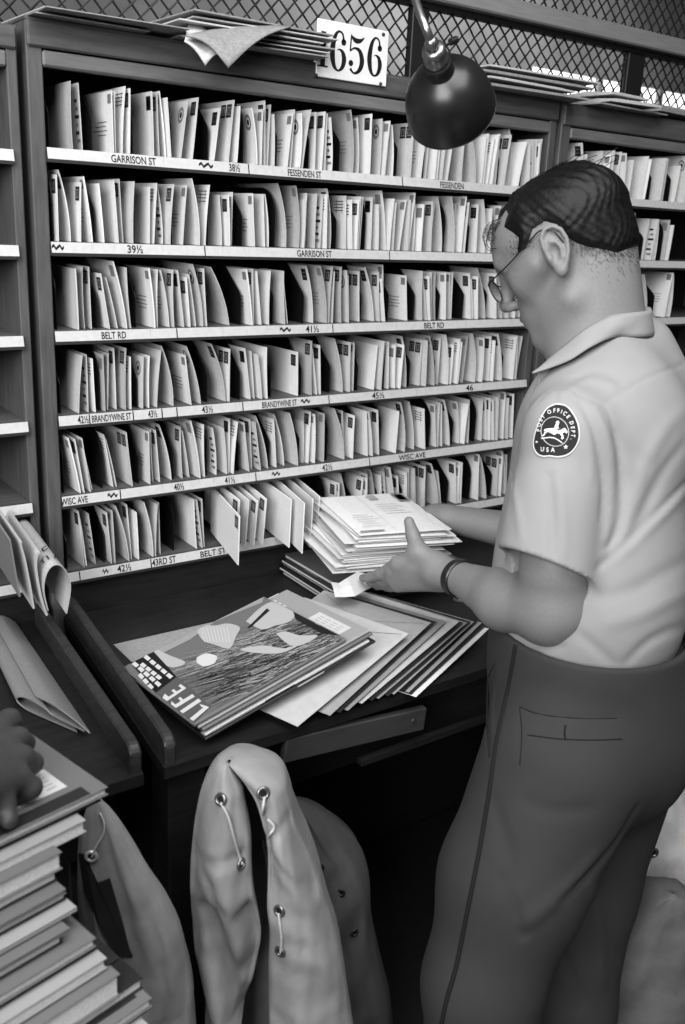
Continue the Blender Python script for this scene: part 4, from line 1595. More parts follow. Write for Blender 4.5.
ENDS = [(108, 787), (107, 800), (86, 820), (84, 838), (62, 852), (63, 874), (66, 889), (72, 896), (77, 907), (81, 914), (70, 928), (68, 936), (96, 938), (104, 948), (107, 958), (125, 963), (120, 974), (149, 983), (152, 998), (154, 1012), (150, 1026), (156, 1040), (150, 1054), (158, 1068)]
zs_ = [on_front(*e, 0.0062 * i) for i, e in enumerate(ENDS)]
DESC = ['dull-covered magazine with a mailing label, topmost of the lower-left pile', 'glossy magazine with a curled corner, second of the lower-left pile']
for i in range(len(ENDS) - 1):
    t = max(zs_[i].z - zs_[i + 1].z - 0.0006, 0.004)
    org = zs_[i] - nF * 0.225
    org.z = zs_[i].z - t
    Mx = Matrix.Identity(4)
    yv = nF
    xv = -dF
    for k in range(3):
        Mx[k][0], Mx[k][1], Mx[k][2], Mx[k][3] = xv[k], yv[k], (0, 0, 1)[k], org[k]
    lb = DESC[i] if i < 2 else f'{("thin", "dark-covered", "grey-covered", "thick")[i % 4]} magazine, {ordinal(i + 1)} from the top of the lower-left pile'

    def top_art(cv, M, L_, W, t):
        z = t + 0.0003
        cv.add([(0.03, W - 0.075, z), (0.115, W - 0.075, z), (0.115, W - 0.03, z), (0.03, W - 0.03, z)][::1], [(0, 1, 2, 3)], 1, M)
        cv.add([(0.02, W - 0.02, z), (0.20, W - 0.02, z), (0.20, W - 0.002, z), (0.02, W - 0.002, z)], [(0, 1, 2, 3)], 2, M)
        cv.add([(0.14, W - 0.10, z), (0.24, W - 0.10, z), (0.24, W - 0.025, z), (0.14, W - 0.025, z)], [(0, 1, 2, 3)], 4, M)
        for k in range(5):
            for j in range(4):
                x0 = 0.038 + 0.018 * j
                y0 = W - 0.069 + 0.0075 * k
                cv.add([(x0, y0, z + 0.0003), (x0 + 0.012, y0, z + 0.0003), (x0 + 0.012, y0 + 0.002, z + 0.0003), (x0, y0 + 0.002, z + 0.0003)], [(0, 1, 2, 3)], 3, M)
    if i == 0:
        r0 = magazine('magazine', lb, 'magazine', Mx, 0.26, 0.225, t, 1, 'magazines in the lower-left pile', top_art, 40)
    else:
        magazine('magazine', lb, 'magazine', Mx, 0.28, 0.225 - 0.01 * (i % 2), t, (1, 0, 2, 0, 1, 0)[i % 6], 'magazines in the lower-left pile', 'blocks', 40 + i)
zb = zs_[-1].z
stool = empty('wooden_stool', (-0.36, -0.68, 0), 'plain wooden stool carrying the lower-left magazine pile', 'stool')
cst = sum(zs_, Vector()) / len(zs_) - dF * 0.14 - nF * 0.11
stool.location = (cst.x, cst.y, 0)
m = MB(); m.box(cst.x - 0.17, cst.x + 0.15, cst.y - 0.14, cst.y + 0.13, zb - 0.026, zb - 0.0008, c=0.004); part(m, 'seat', M_WOOD, stool)
for sx in (-0.14, 0.125):
    for sy in (-0.11, 0.10):
        m = MB(); m.box(cst.x + sx - 0.018, cst.x + sx + 0.018, cst.y + sy - 0.018, cst.y + sy + 0.018, 0, zb - 0.0265, c=0.003); part(m, 'leg', M_WOODZ, stool)

# ------------------------------------------------------------------- mail sacks
Hr = Vector((ROT[0][0], ROT[0][1], 0)).normalized()
Hf = Vector((-Hr.y, Hr.x, 0))
M_CANVAS = mat('sack_canvas', 0.55, 0.85, 'cloth', var=0.12, bump=0.25, scale=18)
M_CANVAS2 = mat('sack_canvas_dark', 0.30, 0.85, 'cloth', var=0.15, bump=0.25, scale=18)
M_CANVAS3 = mat('sack_canvas_grey', 0.55, 0.85, 'cloth', var=0.15, bump=0.25, scale=18)
M_EYE = mat('eyelet_metal', 0.50, 0.3, metal=0.85)
M_HOLE = mat('eyelet_hole', 0.02, 0.9)
M_CORD = mat('cord', 0.70, 0.85, 'plain', bump=0.4, scale=400)
M_LEATHER = mat('strap_leather', 0.13, 0.5, 'plain', var=0.2, bump=0.1)


def sack(name, label, S0, rows_px, open_, m, depth, floor_rows, seed, fold=0.010, dents=()):
    """canvas sack: cross-section per height; open_ gives the lips of a slit facing the viewer"""
    S0 = Vector(S0)

    def loc(x, y):
        d = Vector(ROT.T @ np.array([(x - PCX) / FPX, (y - PCY) / FPX, 1.0]))
        s = (S0 - Vector(CAM)).dot(Hf) / d.dot(Hf)
        q = Vector(CAM) + d * s - S0
        return q.dot(Hr), q.z + S0.z
    R_ = []
    for row in rows_px:
        y, xs = row[0], row[1:]
        z = loc(sum(xs) / len(xs), y)[1]
        R_.append([z] + [loc(x, y)[0] for x in xs])
    R_ += [list(f) for f in floor_rows(R_[-1])]
    R_ = [list(q) for q in smooth_path(R_, 5)]
    zt, zbm = R_[0][0], R_[-1][0]
    rr = random.Random(seed)
    ph = [rr.uniform(0, 6.28) for _ in range(8)]
    DL = [([loc(x, y) for x, y in smooth_path(pp, 3)], amp, wd) for pp, amp, wd in dents]
    rows = []
    for q in R_:
        z = q[0]
        xl, xr = q[1], q[-1]
        w = max(xr - xl, 0.012)
        k = min(1.0, w / 0.16)
        dd = depth * k
        if open_:
            xa, xb = q[2], q[3]
            ctrl = [(xa - 0.25 * (xa - xl), 0.35 * dd), (xa - 0.02 * k, 0.16 * dd), (xa, 0.0), (xa - 0.14 * (xa - xl), -0.14 * dd), (xl + 0.5 * (xa - xl), -0.22 * dd),
                    (xl + 0.12 * (xa - xl), 0.02 * dd), (xl, 0.26 * dd), (xl + 0.10 * w, 0.8 * dd), (xl + 0.5 * w, 1.0 * dd), (xr - 0.10 * w, 0.8 * dd), (xr, 0.26 * dd),
                    (xr - 0.12 * (xr - xb), 0.04 * dd), (xb + 0.5 * (xr - xb), -0.13 * dd), (xb + 0.12 * (xr - xb), -0.08 * dd), (xb, 0.05 * dd), (xb + 0.02 * k, 0.18 * dd), (xb + 0.2 * (xr - xb), 0.36 * dd)]
            sp = smooth_path(ctrl, 7)
        else:
            xm = (xl + xr) / 2
            sp = []
            for a in np.linspace(0, 2 * pi, 72, endpoint=False):
                ca, sa = math.cos(a), math.sin(a)
                sp.append((xm - (w / 2) * math.copysign(abs(ca) ** 0.8, ca), dd * 0.5 - dd * 0.55 * math.copysign(abs(sa) ** 0.8, sa)))
        row = []
        for i, (s, t) in enumerate(sp):
            u = i / len(sp)
            fz = (zt - z)
            wr = fold * k * (0.5 * math.sin(23 * u * 2 + 9 * fz + ph[0]) * math.sin(11 * fz + 7 * u + ph[1]) + 0.35 * math.sin(60 * u + 24 * fz + ph[2]) * math.sin(17 * fz - 30 * u + ph[3])
                             + 0.2 * math.sin(52 * fz + 38 * u + ph[4]) + 0.14 * math.sin(95 * fz - 70 * u + ph[5]) * math.sin(41 * fz + 90 * u + ph[6]))
            if t < 0.4 * dd:
                for pl_, amp, wd in DL:
                    q2 = polyline_d(np.array([[s, z, 0.0]]), [np.array([a_, b_2, 0.0]) for a_, b_2 in pl_])[0]
                    wr += amp * math.exp(-(q2 / wd) ** 2)
            row.append(S0 - Vector((0, 0, S0.z)) + Hr * s + Hf * (t + wr) + Vector((0, 0, z + 0.15 * wr)))
        rows.append(row)
    if not open_:
        tc = sum(rows[0], Vector()) / len(rows[0])
        rows.insert(0, [tc + (q - tc) * 0.5 + Vector((0, 0, 0.004)) for q in rows[0]])
        rows.insert(0, [tc + (q - tc) * 0.06 + Vector((0, 0, 0.0055)) for q in rows[0]])
    root = empty(name, (rows[-1][len(rows[-1]) // 2].x, rows[-1][len(rows[-1]) // 2].y, 0.0), label, 'mail sack', 'canvas mail sacks')
    mb = MB(); mb.grid(rows, 0, closed=not open_)
    if not open_:
        mb.f.append(tuple(range(len(rows[0])))); mb.m.append(0)
    mb.f.append(tuple(len(mb.v) - len(rows[0]) + i for i in range(len(rows[0])))[::-1]); mb.m.append(0)
    o = part(mb, 'sack_body', m, root, True)
    md = o.modifiers.new('thickness', 'SOLIDIFY'); md.thickness = 0.0018; md.offset = 0
    return root, o


def eyelets(root, body, pts, R=0.0085, ring=M_EYE):
    bpy.context.view_layer.update()
    h = hit_obj([body])
    out = {}
    for x, y in pts:
        co, no = h(x, y)
        if co is None:
            print('eyelet missed', x, y)
            continue
        F = frame(co + no * 0.0016, no)
        m = MB(); m.torus(R * 0.78, R * 0.30, F, 24, 8)
        e = part(m, 'eyelet', ring, root, True)
        m = MB(); m.lathe([(R * 0.6, 0.0003), (0.0, 0.0004)], 16, M=F, cap0=False, cap1=False)
        part(m, 'eyelet_hole', M_HOLE, e)
        out[(x, y)] = co + no * 0.004
    return out, h


# big pale sack with its mouth slit open towards the viewer
SA = at(262, 880, 1, -0.735)


def fr(last):
    return [[last[0] * 0.68, last[1] - 0.012, last[2] - 0.005, last[3] + 0.006, last[4] + 0.03], [last[0] * 0.3, last[1] - 0.025, last[2] - 0.01, last[3] + 0.004, last[4] + 0.05], [0.004, last[1] - 0.01, last[2] - 0.01, last[3] + 0.004, last[4] + 0.03]]


s1, b1 = sack('mail_sack', 'big pale canvas mail sack with its slit mouth and corded eyelets below the desk edge', SA,
              [(764, 226, 228, 229, 231), (770, 216, 231, 233, 252), (787, 206, 241, 248, 280), (802, 199, 244, 258, 287), (830, 193, 250, 266, 294), (855, 190, 251, 269, 303), (880, 188, 252, 269, 313),
               (905, 188, 256, 268, 322), (935, 190, 260, 270, 331), (965, 193, 256, 269, 339), (1000, 200, 246, 269, 346), (1030, 204, 240, 270, 350)], True, M_CANVAS, 0.17, fr, 4, 0.011,
              [([(212, 905), (222, 930), (232, 965), (240, 1010)], 0.030, 0.016), ([(245, 905), (252, 930), (250, 965)], 0.022, 0.012), ([(206, 868), (206, 852), (220, 848), (240, 846)], 0.006, 0.006),
               ([(213, 870), (218, 885), (224, 893)], 0.010, 0.006), ([(192, 930), (210, 928)], 0.006, 0.005), ([(288, 932), (300, 934), (306, 940)], 0.006, 0.005),
               ([(275, 855), (290, 868), (305, 885), (313, 897)], 0.008, 0.007), ([(270, 835), (282, 823), (296, 815)], 0.006, 0.006), ([(200, 900), (205, 950), (208, 1000)], -0.008, 0.012)])
ey, hs = eyelets(s1, b1, [(221.5, 799.5), (263, 793), (240.5, 863.5), (280, 910.5), (281, 951)])


def cord(root, pts, r=0.0019):
    m = MB(); m.tube(smooth_path(pts, 6), r, 7); return part(m, 'cord', M_CORD, root, True)


def surf_path(h, pts, lift=0.003):
    out = []
    for x, y in pts:
        co, no = h(x, y)
        if co is not None:
            out.append(co + no * lift)
    return out


cord(s1, surf_path(hs, [(222.5, 802), (227, 815), (232, 835), (237, 852), (240, 863)], 0.004))
cord(s1, surf_path(hs, [(264, 796), (265, 812), (264, 828), (262.5, 842), (266, 858), (268.5, 872)], 0.004))
cord(s1, surf_path(hs, [(280, 912), (281.5, 925), (282.5, 938), (282, 951)], 0.004))
cord(s1, surf_path(hs, [(266, 846), (271, 836), (273, 826), (269, 818)], 0.003))

# dark sack leaning behind it
SB = at(330, 900, 1, -0.60)


def fr2(last):
    return [[last[0] * 0.6, last[1] - 0.008, last[2] + 0.015], [last[0] * 0.25, last[1] - 0.015, last[2] + 0.022], [0.004, last[1], last[2] + 0.012]]


s2, b2 = sack('mail_sack', 'dark canvas mail sack half hidden behind the big pale sack', SB,
              [(802, 284, 291), (812, 279, 304), (830, 274, 322), (850, 270, 338), (875, 266, 357), (905, 264, 370), (950, 262, 373), (1000, 262, 384), (1030, 262, 392)], False, M_CANVAS2, 0.16, fr2, 9)
eyelets(s2, b2, [(320, 868), (309, 846), (341, 892), (354, 932)], 0.007, M_LEATHER)

# left sack behind the magazine pile
SCC = at(130, 920, 1, -0.70)
s3, b3 = sack('mail_sack', 'grey canvas mail sack with one bright eyelet beside the lower-left magazines', SCC,
              [(803, 92, 101), (812, 86, 107), (830, 80, 117), (850, 76, 127), (880, 74, 142), (915, 74, 160), (950, 76, 175), (985, 78, 184), (1015, 80, 188), (1035, 80, 189)], False, M_CANVAS3, 0.09, fr2, 14, 0.007)
e3, h3 = eyelets(s3, b3, [(91.5, 855.5)], 0.0082, mat('eyelet_bright', 0.82, 0.25, metal=0.6))
cord(s3, surf_path(h3, [(92, 856), (97, 845), (103, 833), (104, 822), (100, 812)], 0.003), 0.0014)
for poly_, nm in (([(81, 853), (86, 853), (100, 886), (120, 926), (133, 955), (118, 955), (100, 926), (84, 890)], 'strap'), ([(97.5, 882), (110, 877), (121, 915), (131, 951), (122, 934)], 'strap')):
    top = surf_path(h3, poly_, 0.0035)
    cen_ = sum(top, Vector()) / len(top)
    m = MB(); n = len(top)
    nrm = surf_path(h3, [(105, 905)], 1.0)[0] - surf_path(h3, [(105, 905)], 0.0)[0]
    m.add(list(top) + [q - nrm * 0.0025 for q in top], [tuple(range(n)), tuple(range(2 * n - 1, n - 1, -1))] + [(i, n + i, n + (i + 1) % n, (i + 1) % n) for i in range(n)])
    part(m, nm, M_LEATHER, s3)

# pale sack beyond the trousers
SD = Vector(P(655, 880, 1.99))
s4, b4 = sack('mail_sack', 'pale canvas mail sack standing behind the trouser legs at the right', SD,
              [(772, 655, 672), (790, 640, 690), (820, 632, 705), (860, 625, 715), (900, 615, 720), (950, 608, 725), (1000, 600, 730), (1030, 600, 730)], False, mat('sack_canvas_lightened', 0.76, 0.85, 'cloth', var=0.12, bump=0.25, scale=18), 0.2, lambda last: [[last[0] * 0.4, last[1], last[2]], [0.004, last[1] + 0.01, last[2] - 0.01]], 23, 0.014)  # canvas copy lightened to offset the man's shadow falling on this sack
eyelets(s4, b4, [(653, 852)], 0.012)
SE = Vector(P(668, 960, 1.74))
s5, b5 = sack('mail_sack', 'dark grey canvas sack at the lower right edge before the pale one', SE,
              [(900, 668, 680), (908, 655, 698), (932, 636, 713), (965, 616, 725), (1000, 602, 730), (1030, 596, 735)], False, mat('sack_canvas_mid', 0.36, 0.85, 'cloth', var=0.15, bump=0.25, scale=18), 0.16, lambda last: [[last[0] * 0.4, last[1], last[2]], [0.004, last[1] + 0.01, last[2] - 0.01]], 31, 0.008)
# ------------------------------------------------------------------ the postman
A3 = np.array
Hr3, Hf3, Z3 = A3(Hr), A3(Hf), A3([0, 0, 1.0])
nrm = lambda v: v / np.linalg.norm(v)
b_ = math.radians(20)
FB = -math.cos(b_) * Hr3 + math.sin(b_) * Hf3           # where the chest faces
LB = -math.sin(b_) * Hr3 - math.cos(b_) * Hf3           # his left
BAX = np.stack([FB, LB, Z3])
M_SKIN = mat('skin', 0.455, 0.5, 'plain', var=0.05, bump=0.06, scale=220, spec=0.35)
M_HAIR = mat('dark_hair', 0.035, 0.5, 'plain', var=0.45, bump=0.5, scale=160, spec=0.25)
M_SHIRT = mat('shirt_cloth', 0.545, 0.85, 'cloth', var=0.03, bump=0.12, scale=14)
M_PANTS = mat('trouser_cloth', 0.165, 0.85, 'cloth', var=0.06, bump=0.2, scale=14)
M_BLACKCLOTH = mat('black_braid', 0.03, 0.9)

W0 = P(588, 645, 1.55); W0 = A3([W0[0], W0[1], 1.0])
SHL, ELB, WRI = P(568, 428, 1.405), P(553, 606, 1.430), P(457, 577, 1.605)
CHEST = P(600, 490, 1.555)
NECKB = P(605, 348, 1.545)
SHR = SHL - LB * 0.345 + A3([0, 0, 0.01])

# head frame
ph_, hb = math.radians(31), math.radians(29)
F0 = -math.cos(hb) * Hr3 + math.sin(hb) * Hf3
FH = math.cos(ph_) * F0 - math.sin(ph_) * Z3
UH = math.cos(ph_) * Z3 + math.sin(ph_) * F0
LH_ = np.cross(UH, FH)
HAX = np.stack([FH, UH, LH_])
HS = 1.06
HO = P(567, 259, 1.54)
hl = lambda f, u, l: HO + HS * (f * FH + u * UH + l * LH_)


def to_head(p):
    return (p - HO) @ HAX.T / HS


I3 = np.eye(3)


def sym(q):
    return np.stack([q[..., 0], q[..., 1], np.abs(q[..., 2])], -1)


def skull(q):
    d = ellip(q, (-0.010, 0.046, 0), I3, (0.104, 0.072, 0.076))
    d = smin(d, ellip(q, (0.035, 0.050, 0), I3, (0.060, 0.054, 0.062)), 0.03)
    return d


def head(q):
    """q in head coordinates: forward, up, left"""
    s = sym(q)
    d = skull(q)
    d = smin(d, ellip(s, (0.042, -0.022, 0), I3, (0.050, 0.084, 0.053)), 0.03)
    d = smin(d, cone(s, (0.006, -0.060, 0.046), (0.070, -0.095, 0.014), 0.021, 0.018), 0.035)
    d = smin(d, cone(s, (0.080, -0.096, 0.008), (0.080, -0.096, -0.008), 0.016, 0.016), 0.022)
    d = smin(d, cone(s, (0.060, -0.006, 0.043), (0.030, 0.004, 0.060), 0.018, 0.011), 0.03)      # cheekbone
    d = smin(d, cone(s, (0.083, 0.036, 0.036), (0.092, 0.034, 0.006), 0.010, 0.011), 0.018)       # brow
    d = smax(d, -ellip(s, (0.104, 0.014, 0.033), I3, (0.017, 0.013, 0.017)), 0.014)               # eye socket
    d = smin(d, ellip(s, (0.0785, 0.013, 0.032), I3, (0.013, 0.0125, 0.0135)), 0.005)             # lids
    d = smin(d, ellip(s, (0.076, -0.056, 0), I3, (0.024, 0.030, 0.032)), 0.02)                    # muzzle
    d = smin(d, cone(s, (0.093, 0.024, 0.0), (0.117, -0.020, 0.0), 0.0085, 0.0115), 0.014)        # nose
    d = smin(d, ellip(s, (0.106, -0.027, 0.0125), I3, (0.011, 0.008, 0.007)), 0.008)
    d = smax(d, -ellip(s, (0.1085, -0.0365, 0.008), I3, (0.0065, 0.006, 0.0035)), 0.003)
    d = smin(d, cone(s, (0.092, -0.0555, 0.017), (0.1005, -0.052, 0.0), 0.0045, 0.0062), 0.006)   # lips
    d = smin(d, cone(s, (0.092, -0.0655, 0.015), (0.0985, -0.0655, 0.0), 0.0045, 0.0066), 0.006)
    d = smax(d, -cone(s, (0.094, -0.0600, 0.020), (0.1065, -0.0592, 0.0), 0.0012, 0.0016), 0.003)
    d = smax(d, -cone(s, (0.101, -0.077, 0.014), (0.103, -0.077, 0.0), 0.006, 0.006), 0.010)      # dip above the chin
    # ear: plate, rim, inner ridge, hollow, tragus, lobe
    ea = nrm(A3([-0.30, 0.05, 0.95])); eu = nrm(A3([-0.05, 1, -0.07])); ef = np.cross(eu, ea); eu = np.cross(ea, ef)
    EX = np.stack([ef, eu, ea])
    ec = A3([-0.010, 0.006, 0.083])
    e = (s - ec) @ EX.T          # x forward, y up, z outward
    de = ellip(e, (-0.002, 0.004, -0.002), I3, (0.0185, 0.033, 0.0065))
    rim = [(0.010, -0.002, 0.0), (0.0135, 0.012, 0.002), (0.0125, 0.026, 0.003), (0.004, 0.0365, 0.004), (-0.008, 0.0365, 0.005), (-0.0175, 0.027, 0.0055), (-0.0205, 0.012, 0.0055), (-0.0175, -0.004, 0.005), (-0.011, -0.018, 0.004), (-0.003, -0.028, 0.002)]
    de = smin(de, polyline_d(e, rim) - 0.0036, 0.004)
    de = smax(de, -ellip(e, (0.001, 0.000, 0.006), I3, (0.0085, 0.012, 0.0075)), 0.004)
    de = smax(de, -(polyline_d(e, [(0.006, 0.027, 0.008), (-0.004, 0.031, 0.0085), (-0.0125, 0.024, 0.009), (-0.0155, 0.010, 0.009), (-0.012, -0.006, 0.009)]) - 0.0026), 0.003)
    de = smin(de, polyline_d(e, [(0.004, 0.018, 0.003), (-0.006, 0.013, 0.005), (-0.0095, 0.002, 0.005), (-0.006, -0.011, 0.004)]) - 0.0027, 0.003)
    de = smin(de, ellip(e, (0.0105, -0.006, 0.002), I3, (0.004, 0.0065, 0.004)), 0.004)
    de = smin(de, ellip(e, (0.0005, -0.0265, 0.0005), I3, (0.0085, 0.0105, 0.0050)), 0.006)
    d = smin(d, de, 0.005)
    return d


# hands -------------------------------------------------------------------
WR = WRI
pc1, pc2 = P(437, 571, 1.635), P(404, 574, 1.672)
def hand_left(p):
    d = cone(p, WR, pc1, 0.027, 0.030)
    # back of the hand: a slab between thumb side and little-finger side
    k_i, k_m, k_r, k_l = P(398, 563, 1.668), P(393, 571, 1.680), P(393, 579, 1.690), P(398, 586, 1.695)
    w_i, w_l = P(440, 566, 1.632), P(446, 582, 1.640)
    for a, b, r1, r2 in ((w_i, k_i, 0.018, 0.0125), (P(442, 572, 1.634), k_m, 0.018, 0.0125), (P(444, 578, 1.638), k_r, 0.017, 0.012), (w_l, k_l, 0.015, 0.0115)):
        d = smin(d, cone(p, a, b, r1, r2), 0.014)
    # thumb: from the side of the palm, up along the near face of the stack
    t0, t1, t2, t3 = P(436, 564, 1.632), P(418, 551, 1.646), P(412.5, 534, 1.657), P(409.0, 521.5, 1.665)
    th = smin(cone(p, t0, t1, 0.0195, 0.0165), cone(p, t1, t2, 0.0160, 0.0118), 0.008)
    th = smin(th, cone(p, t2, t3, 0.0118, 0.0090), 0.005)
    d = smin(d, th, 0.010)
    # web of skin between thumb and first finger
    d = smin(d, cone(p, P(413, 556, 1.650), P(399, 564, 1.667), 0.013, 0.0105), 0.012)
    # four fingers running left and curling under the stack
    fs = [(k_i, P(381, 574, 1.705), P(370, 577.5, 1.735), P(363, 578, 1.762), 0.0104), (k_m, P(382, 580, 1.725), P(374, 582, 1.760), P(370, 582, 1.785), 0.0104),
          (k_r, P(384, 584, 1.735), P(378, 585, 1.765), P(375, 584, 1.790), 0.0100), (k_l, P(391, 587, 1.730), P(387, 587, 1.755), P(384, 586, 1.775), 0.0090)]
    for a, b, c, e, r in fs:
        f = smin(cone(p, a, b, r * 1.12, r), cone(p, b, c, r, r * 0.93), 0.004)
        f = smin(f, cone(p, c, e, r * 0.93, r * 0.74), 0.003)
        d = smin(d, f, 0.004)
    # nail bed
    nt = P(408.2, 519.8, 1.6555)
    d = smax(d, -ellip(p, nt, np.stack([nrm(t3 - t2), nrm(np.cross(t3 - t2, Hf3)), nrm(np.cross(t3 - t2, np.cross(t3 - t2, Hf3)))]), (0.0075, 0.0055, 0.0016)), 0.0015)
    return d


ELR, WRR = P(545, 537, 1.86), P(446, 518, 1.945)
def hand_right(p):
    d = cone(p, WRR, P(436, 517, 1.965), 0.026, 0.028)
    kn = [P(424, 512 + 5 * i, 1.985 - 0.004 * i) for i in range(4)]
    for i, k in enumerate(kn):
        d = smin(d, cone(p, P(438, 514 + 2.5 * i, 1.966), k, 0.015, 0.011), 0.012)
        m1, m2 = k - FB * -0.030 + A3([0, 0, -0.010]), k + FB * 0.052 + A3([0, 0, -0.024])
        d = smin(d, cone(p, k, m1, 0.0105, 0.0098), 0.004)
        d = smin(d, cone(p, m1, m2, 0.0096, 0.0080), 0.004)
    d = smin(d, cone(p, P(440, 518, 1.962), P(431, 517, 1.965), 0.0145, 0.0115), 0.01)
    return smin(d, cone(p, P(431, 517, 1.965), P(425, 518, 1.965), 0.0110, 0.0088), 0.005)


HIPL, KNL = P(558, 765, 1.475), P(482, 985, 1.465)
HIPR, KNR = P(592, 770, 1.66), P(562, 1000, 1.70)
ANL = A3([KNL[0] + 0.02, KNL[1] - 0.02, 0.09]); ANR = A3([KNR[0], KNR[1] - 0.02, 0.09])


FOM = P(506, 600, 1.495)


def arm_l(p):
    d = cone(p, SHL, P(556, 570, 1.41), 0.050, 0.0520)
    d = smin(d, cone(p, P(556, 565, 1.41), ELB, 0.0520, 0.0500), 0.012)
    d = smin(d, cone(p, ELB, FOM, 0.0520, 0.0470), 0.02)
    d = smin(d, cone(p, P(560, 605, 1.43), P(548, 619, 1.438), 0.032, 0.0285), 0.045)
    return smin(d, cone(p, FOM, WRI, 0.0470, 0.0262), 0.02)


def body_f(p):
    d = head(to_head(p)) * HS
    # neck
    nk = cone(p, hl(-0.030, -0.005, 0), NECKB + A3([0, 0, -0.02]), 0.060, 0.066)
    nk = smin(nk, cone(p, hl(-0.070, 0.000, 0.0), P(611, 340, 1.56), 0.038, 0.050), 0.04)
    nk = smin(nk, cone(p, hl(0.030, -0.070, 0), P(575, 352, 1.55), 0.032, 0.045), 0.04)
    d = smin(d, nk, 0.022)
    # torso core under the shirt
    d = smin(d, ellip(p, CHEST, BAX, (0.105, 0.155, 0.20)), 0.05)
    d = smin(d, ellip(p, W0 + A3([0, 0, 0.0]), BAX, (0.11, 0.14, 0.2)), 0.05)
    d = smin(d, cone(p, SHL, SHR, 0.045, 0.045), 0.05)
    # arms
    d = smin(d, arm_l(p), 0.02)
    d = smin(d, hand_left(p), 0.010)
    d = smin(d, smin(cone(p, SHR, ELR, 0.046, 0.042), cone(p, ELR, WRR, 0.043, 0.027), 0.02), 0.02)
    d = smin(d, hand_right(p), 0.01)
    # legs inside the trousers
    for h_, k_, a_ in ((HIPL, KNL, ANL), (HIPR, KNR, ANR)):
        d = smin(d, cone(p, h_, k_, 0.085, 0.055), 0.04)
        d = smin(d, cone(p, k_, a_, 0.055, 0.038), 0.02)
        d = smin(d, cone(p, a_, a_ + FB * 0.10 + A3([0, 0, -0.045]), 0.036, 0.028), 0.02)
    return d


def march_many(fn, pts, t0=0.9):
    d = np.stack([nrm(ROT.T @ A3([(x - PCX) / FPX, (y - PCY) / FPX, 1.0])) for x, y in pts])
    t = np.full(len(d), t0)
    v = np.ones(len(d))
    for _ in range(120):
        v = fn(CAM + d * t[:, None])
        if (np.abs(v) < 0.0002).all():
            break
        t = np.where(np.abs(v) < 0.0001, t, np.minimum(t + v * 0.75, 3.5))
    q = CAM + d * t[:, None]
    g = np.stack([fn(q + e) - fn(q - e) for e in 0.0008 * np.eye(3)], -1)
    n = g / (np.linalg.norm(g, axis=1, keepdims=True) + 1e-12)
    return q, n, (np.abs(v) < 0.002) & (t < 3.4)


def traced(fn, pts, n=3, lift=0.0):
    q, nn, ok = march_many(fn, [tuple(p) for p in smooth_path(pts, n)])
    return list((q + nn * lift)[ok])


# clothes -----------------------------------------------------------------
def shirt_torso(p):
    d = ellip(p, CHEST + FB * 0.008, BAX, (0.140, 0.185, 0.24))
    d = smin(d, ellip(p, P(588, 600, 1.55), BAX, (0.155, 0.178, 0.19)), 0.08)
    d = smin(d, cone(p, SHL + A3([0, 0, -0.012]), SHR + A3([0, 0, -0.012]), 0.058, 0.058), 0.06)
    d = smin(d, cone(p, NECKB + A3([0, 0, -0.04]), CHEST + A3([0, 0, 0.1]), 0.073, 0.12), 0.06)
    d = smin(d, cone(p, P(640, 350, 1.60), P(690, 480, 1.62), 0.055, 0.075), 0.08)       # rounded upper back
    return d


SLA, SLB = SHL + A3([0, 0, -0.006]), P(548, 580, 1.405)
sl_dir = nrm(SLB - SLA)
# hem plane through three seen points of the sleeve edge
h0, h1, h2 = P(502, 549, 1.425), P(590, 583, 1.40), P(553, 563, 1.34)
hemn = nrm(np.cross(h1 - h0, h2 - h0))
if hemn[2] > 0:
    hemn = -hemn


def shirt_sleeve(p):
    d = cone(p, SLA, SLB, 0.063, 0.0685)
    d = smin(d, cone(p, SLA + (SLB - SLA) * 0.45 + FB * 0.006, SLB + FB * 0.014, 0.060, 0.0655), 0.03)
    return d


def sleeve_cut(p):
    return smax(shirt_sleeve(p), (p - h2) @ hemn, 0.002)


def sleeve_hollow(p):
    q = shirt_sleeve(p) + 0.0105
    return np.maximum(q, -((p - h2) @ hemn) - 0.045)


def shirt_0(p):
    d = smin(shirt_torso(p), sleeve_cut(p), 0.022)
    # far sleeve
    e = ELR + (SHR - ELR) * 0.25
    d = smin(d, smax(cone(p, SHR + A3([0, 0, -0.006]), ELR, 0.064, 0.066), (p - e) @ nrm(ELR - SHR), 0.002), 0.03)
    return d


GROOVES = []


def ridge(fn, pts, amp, w, n=3):
    q = traced(fn, pts, n)
    if len(q) > 1:
        q = A3(q)
        GROOVES.append((q, amp, w, q.min(0) - 4 * w, q.max(0) + 4 * w))


# seams (fine grooves) and folds (ridges and hollows), found on the cloth where the photo shows them
ridge(shirt_0, [(538, 402), (546, 393), (557, 388), (572, 391), (588, 399), (604, 405), (612, 420)], 0.0022, 0.0030)
ridge(shirt_0, [(604, 404), (620, 394), (640, 382), (664, 371), (684, 364)], 0.0022, 0.0030)
ridge(shirt_0, [(612, 420), (619, 445), (622, 475), (623, 505), (618, 530), (606, 552)], 0.0060, 0.0060)
ridge(shirt_0, [(595, 570), (612, 556), (632, 538), (650, 520), (672, 498), (690, 478)], 0.0052, 0.0070)
ridge(shirt_0, [(602, 562), (622, 549), (642, 531), (668, 508), (688, 490)], -0.0042, 0.0110)
ridge(shirt_0, [(592, 404), (602, 424), (609, 450), (611, 485), (609, 520), (604, 545)], -0.0048, 0.0075)
ridge(shirt_0, [(576, 398), (592, 425), (600, 455), (603, 490), (600, 525)], 0.0034, 0.0060)
ridge(shirt_0, [(570, 400), (584, 424), (590, 452), (592, 485)], -0.0028, 0.0070)
ridge(shirt_0, [(556, 394), (557, 408)], 0.0020, 0.0040)
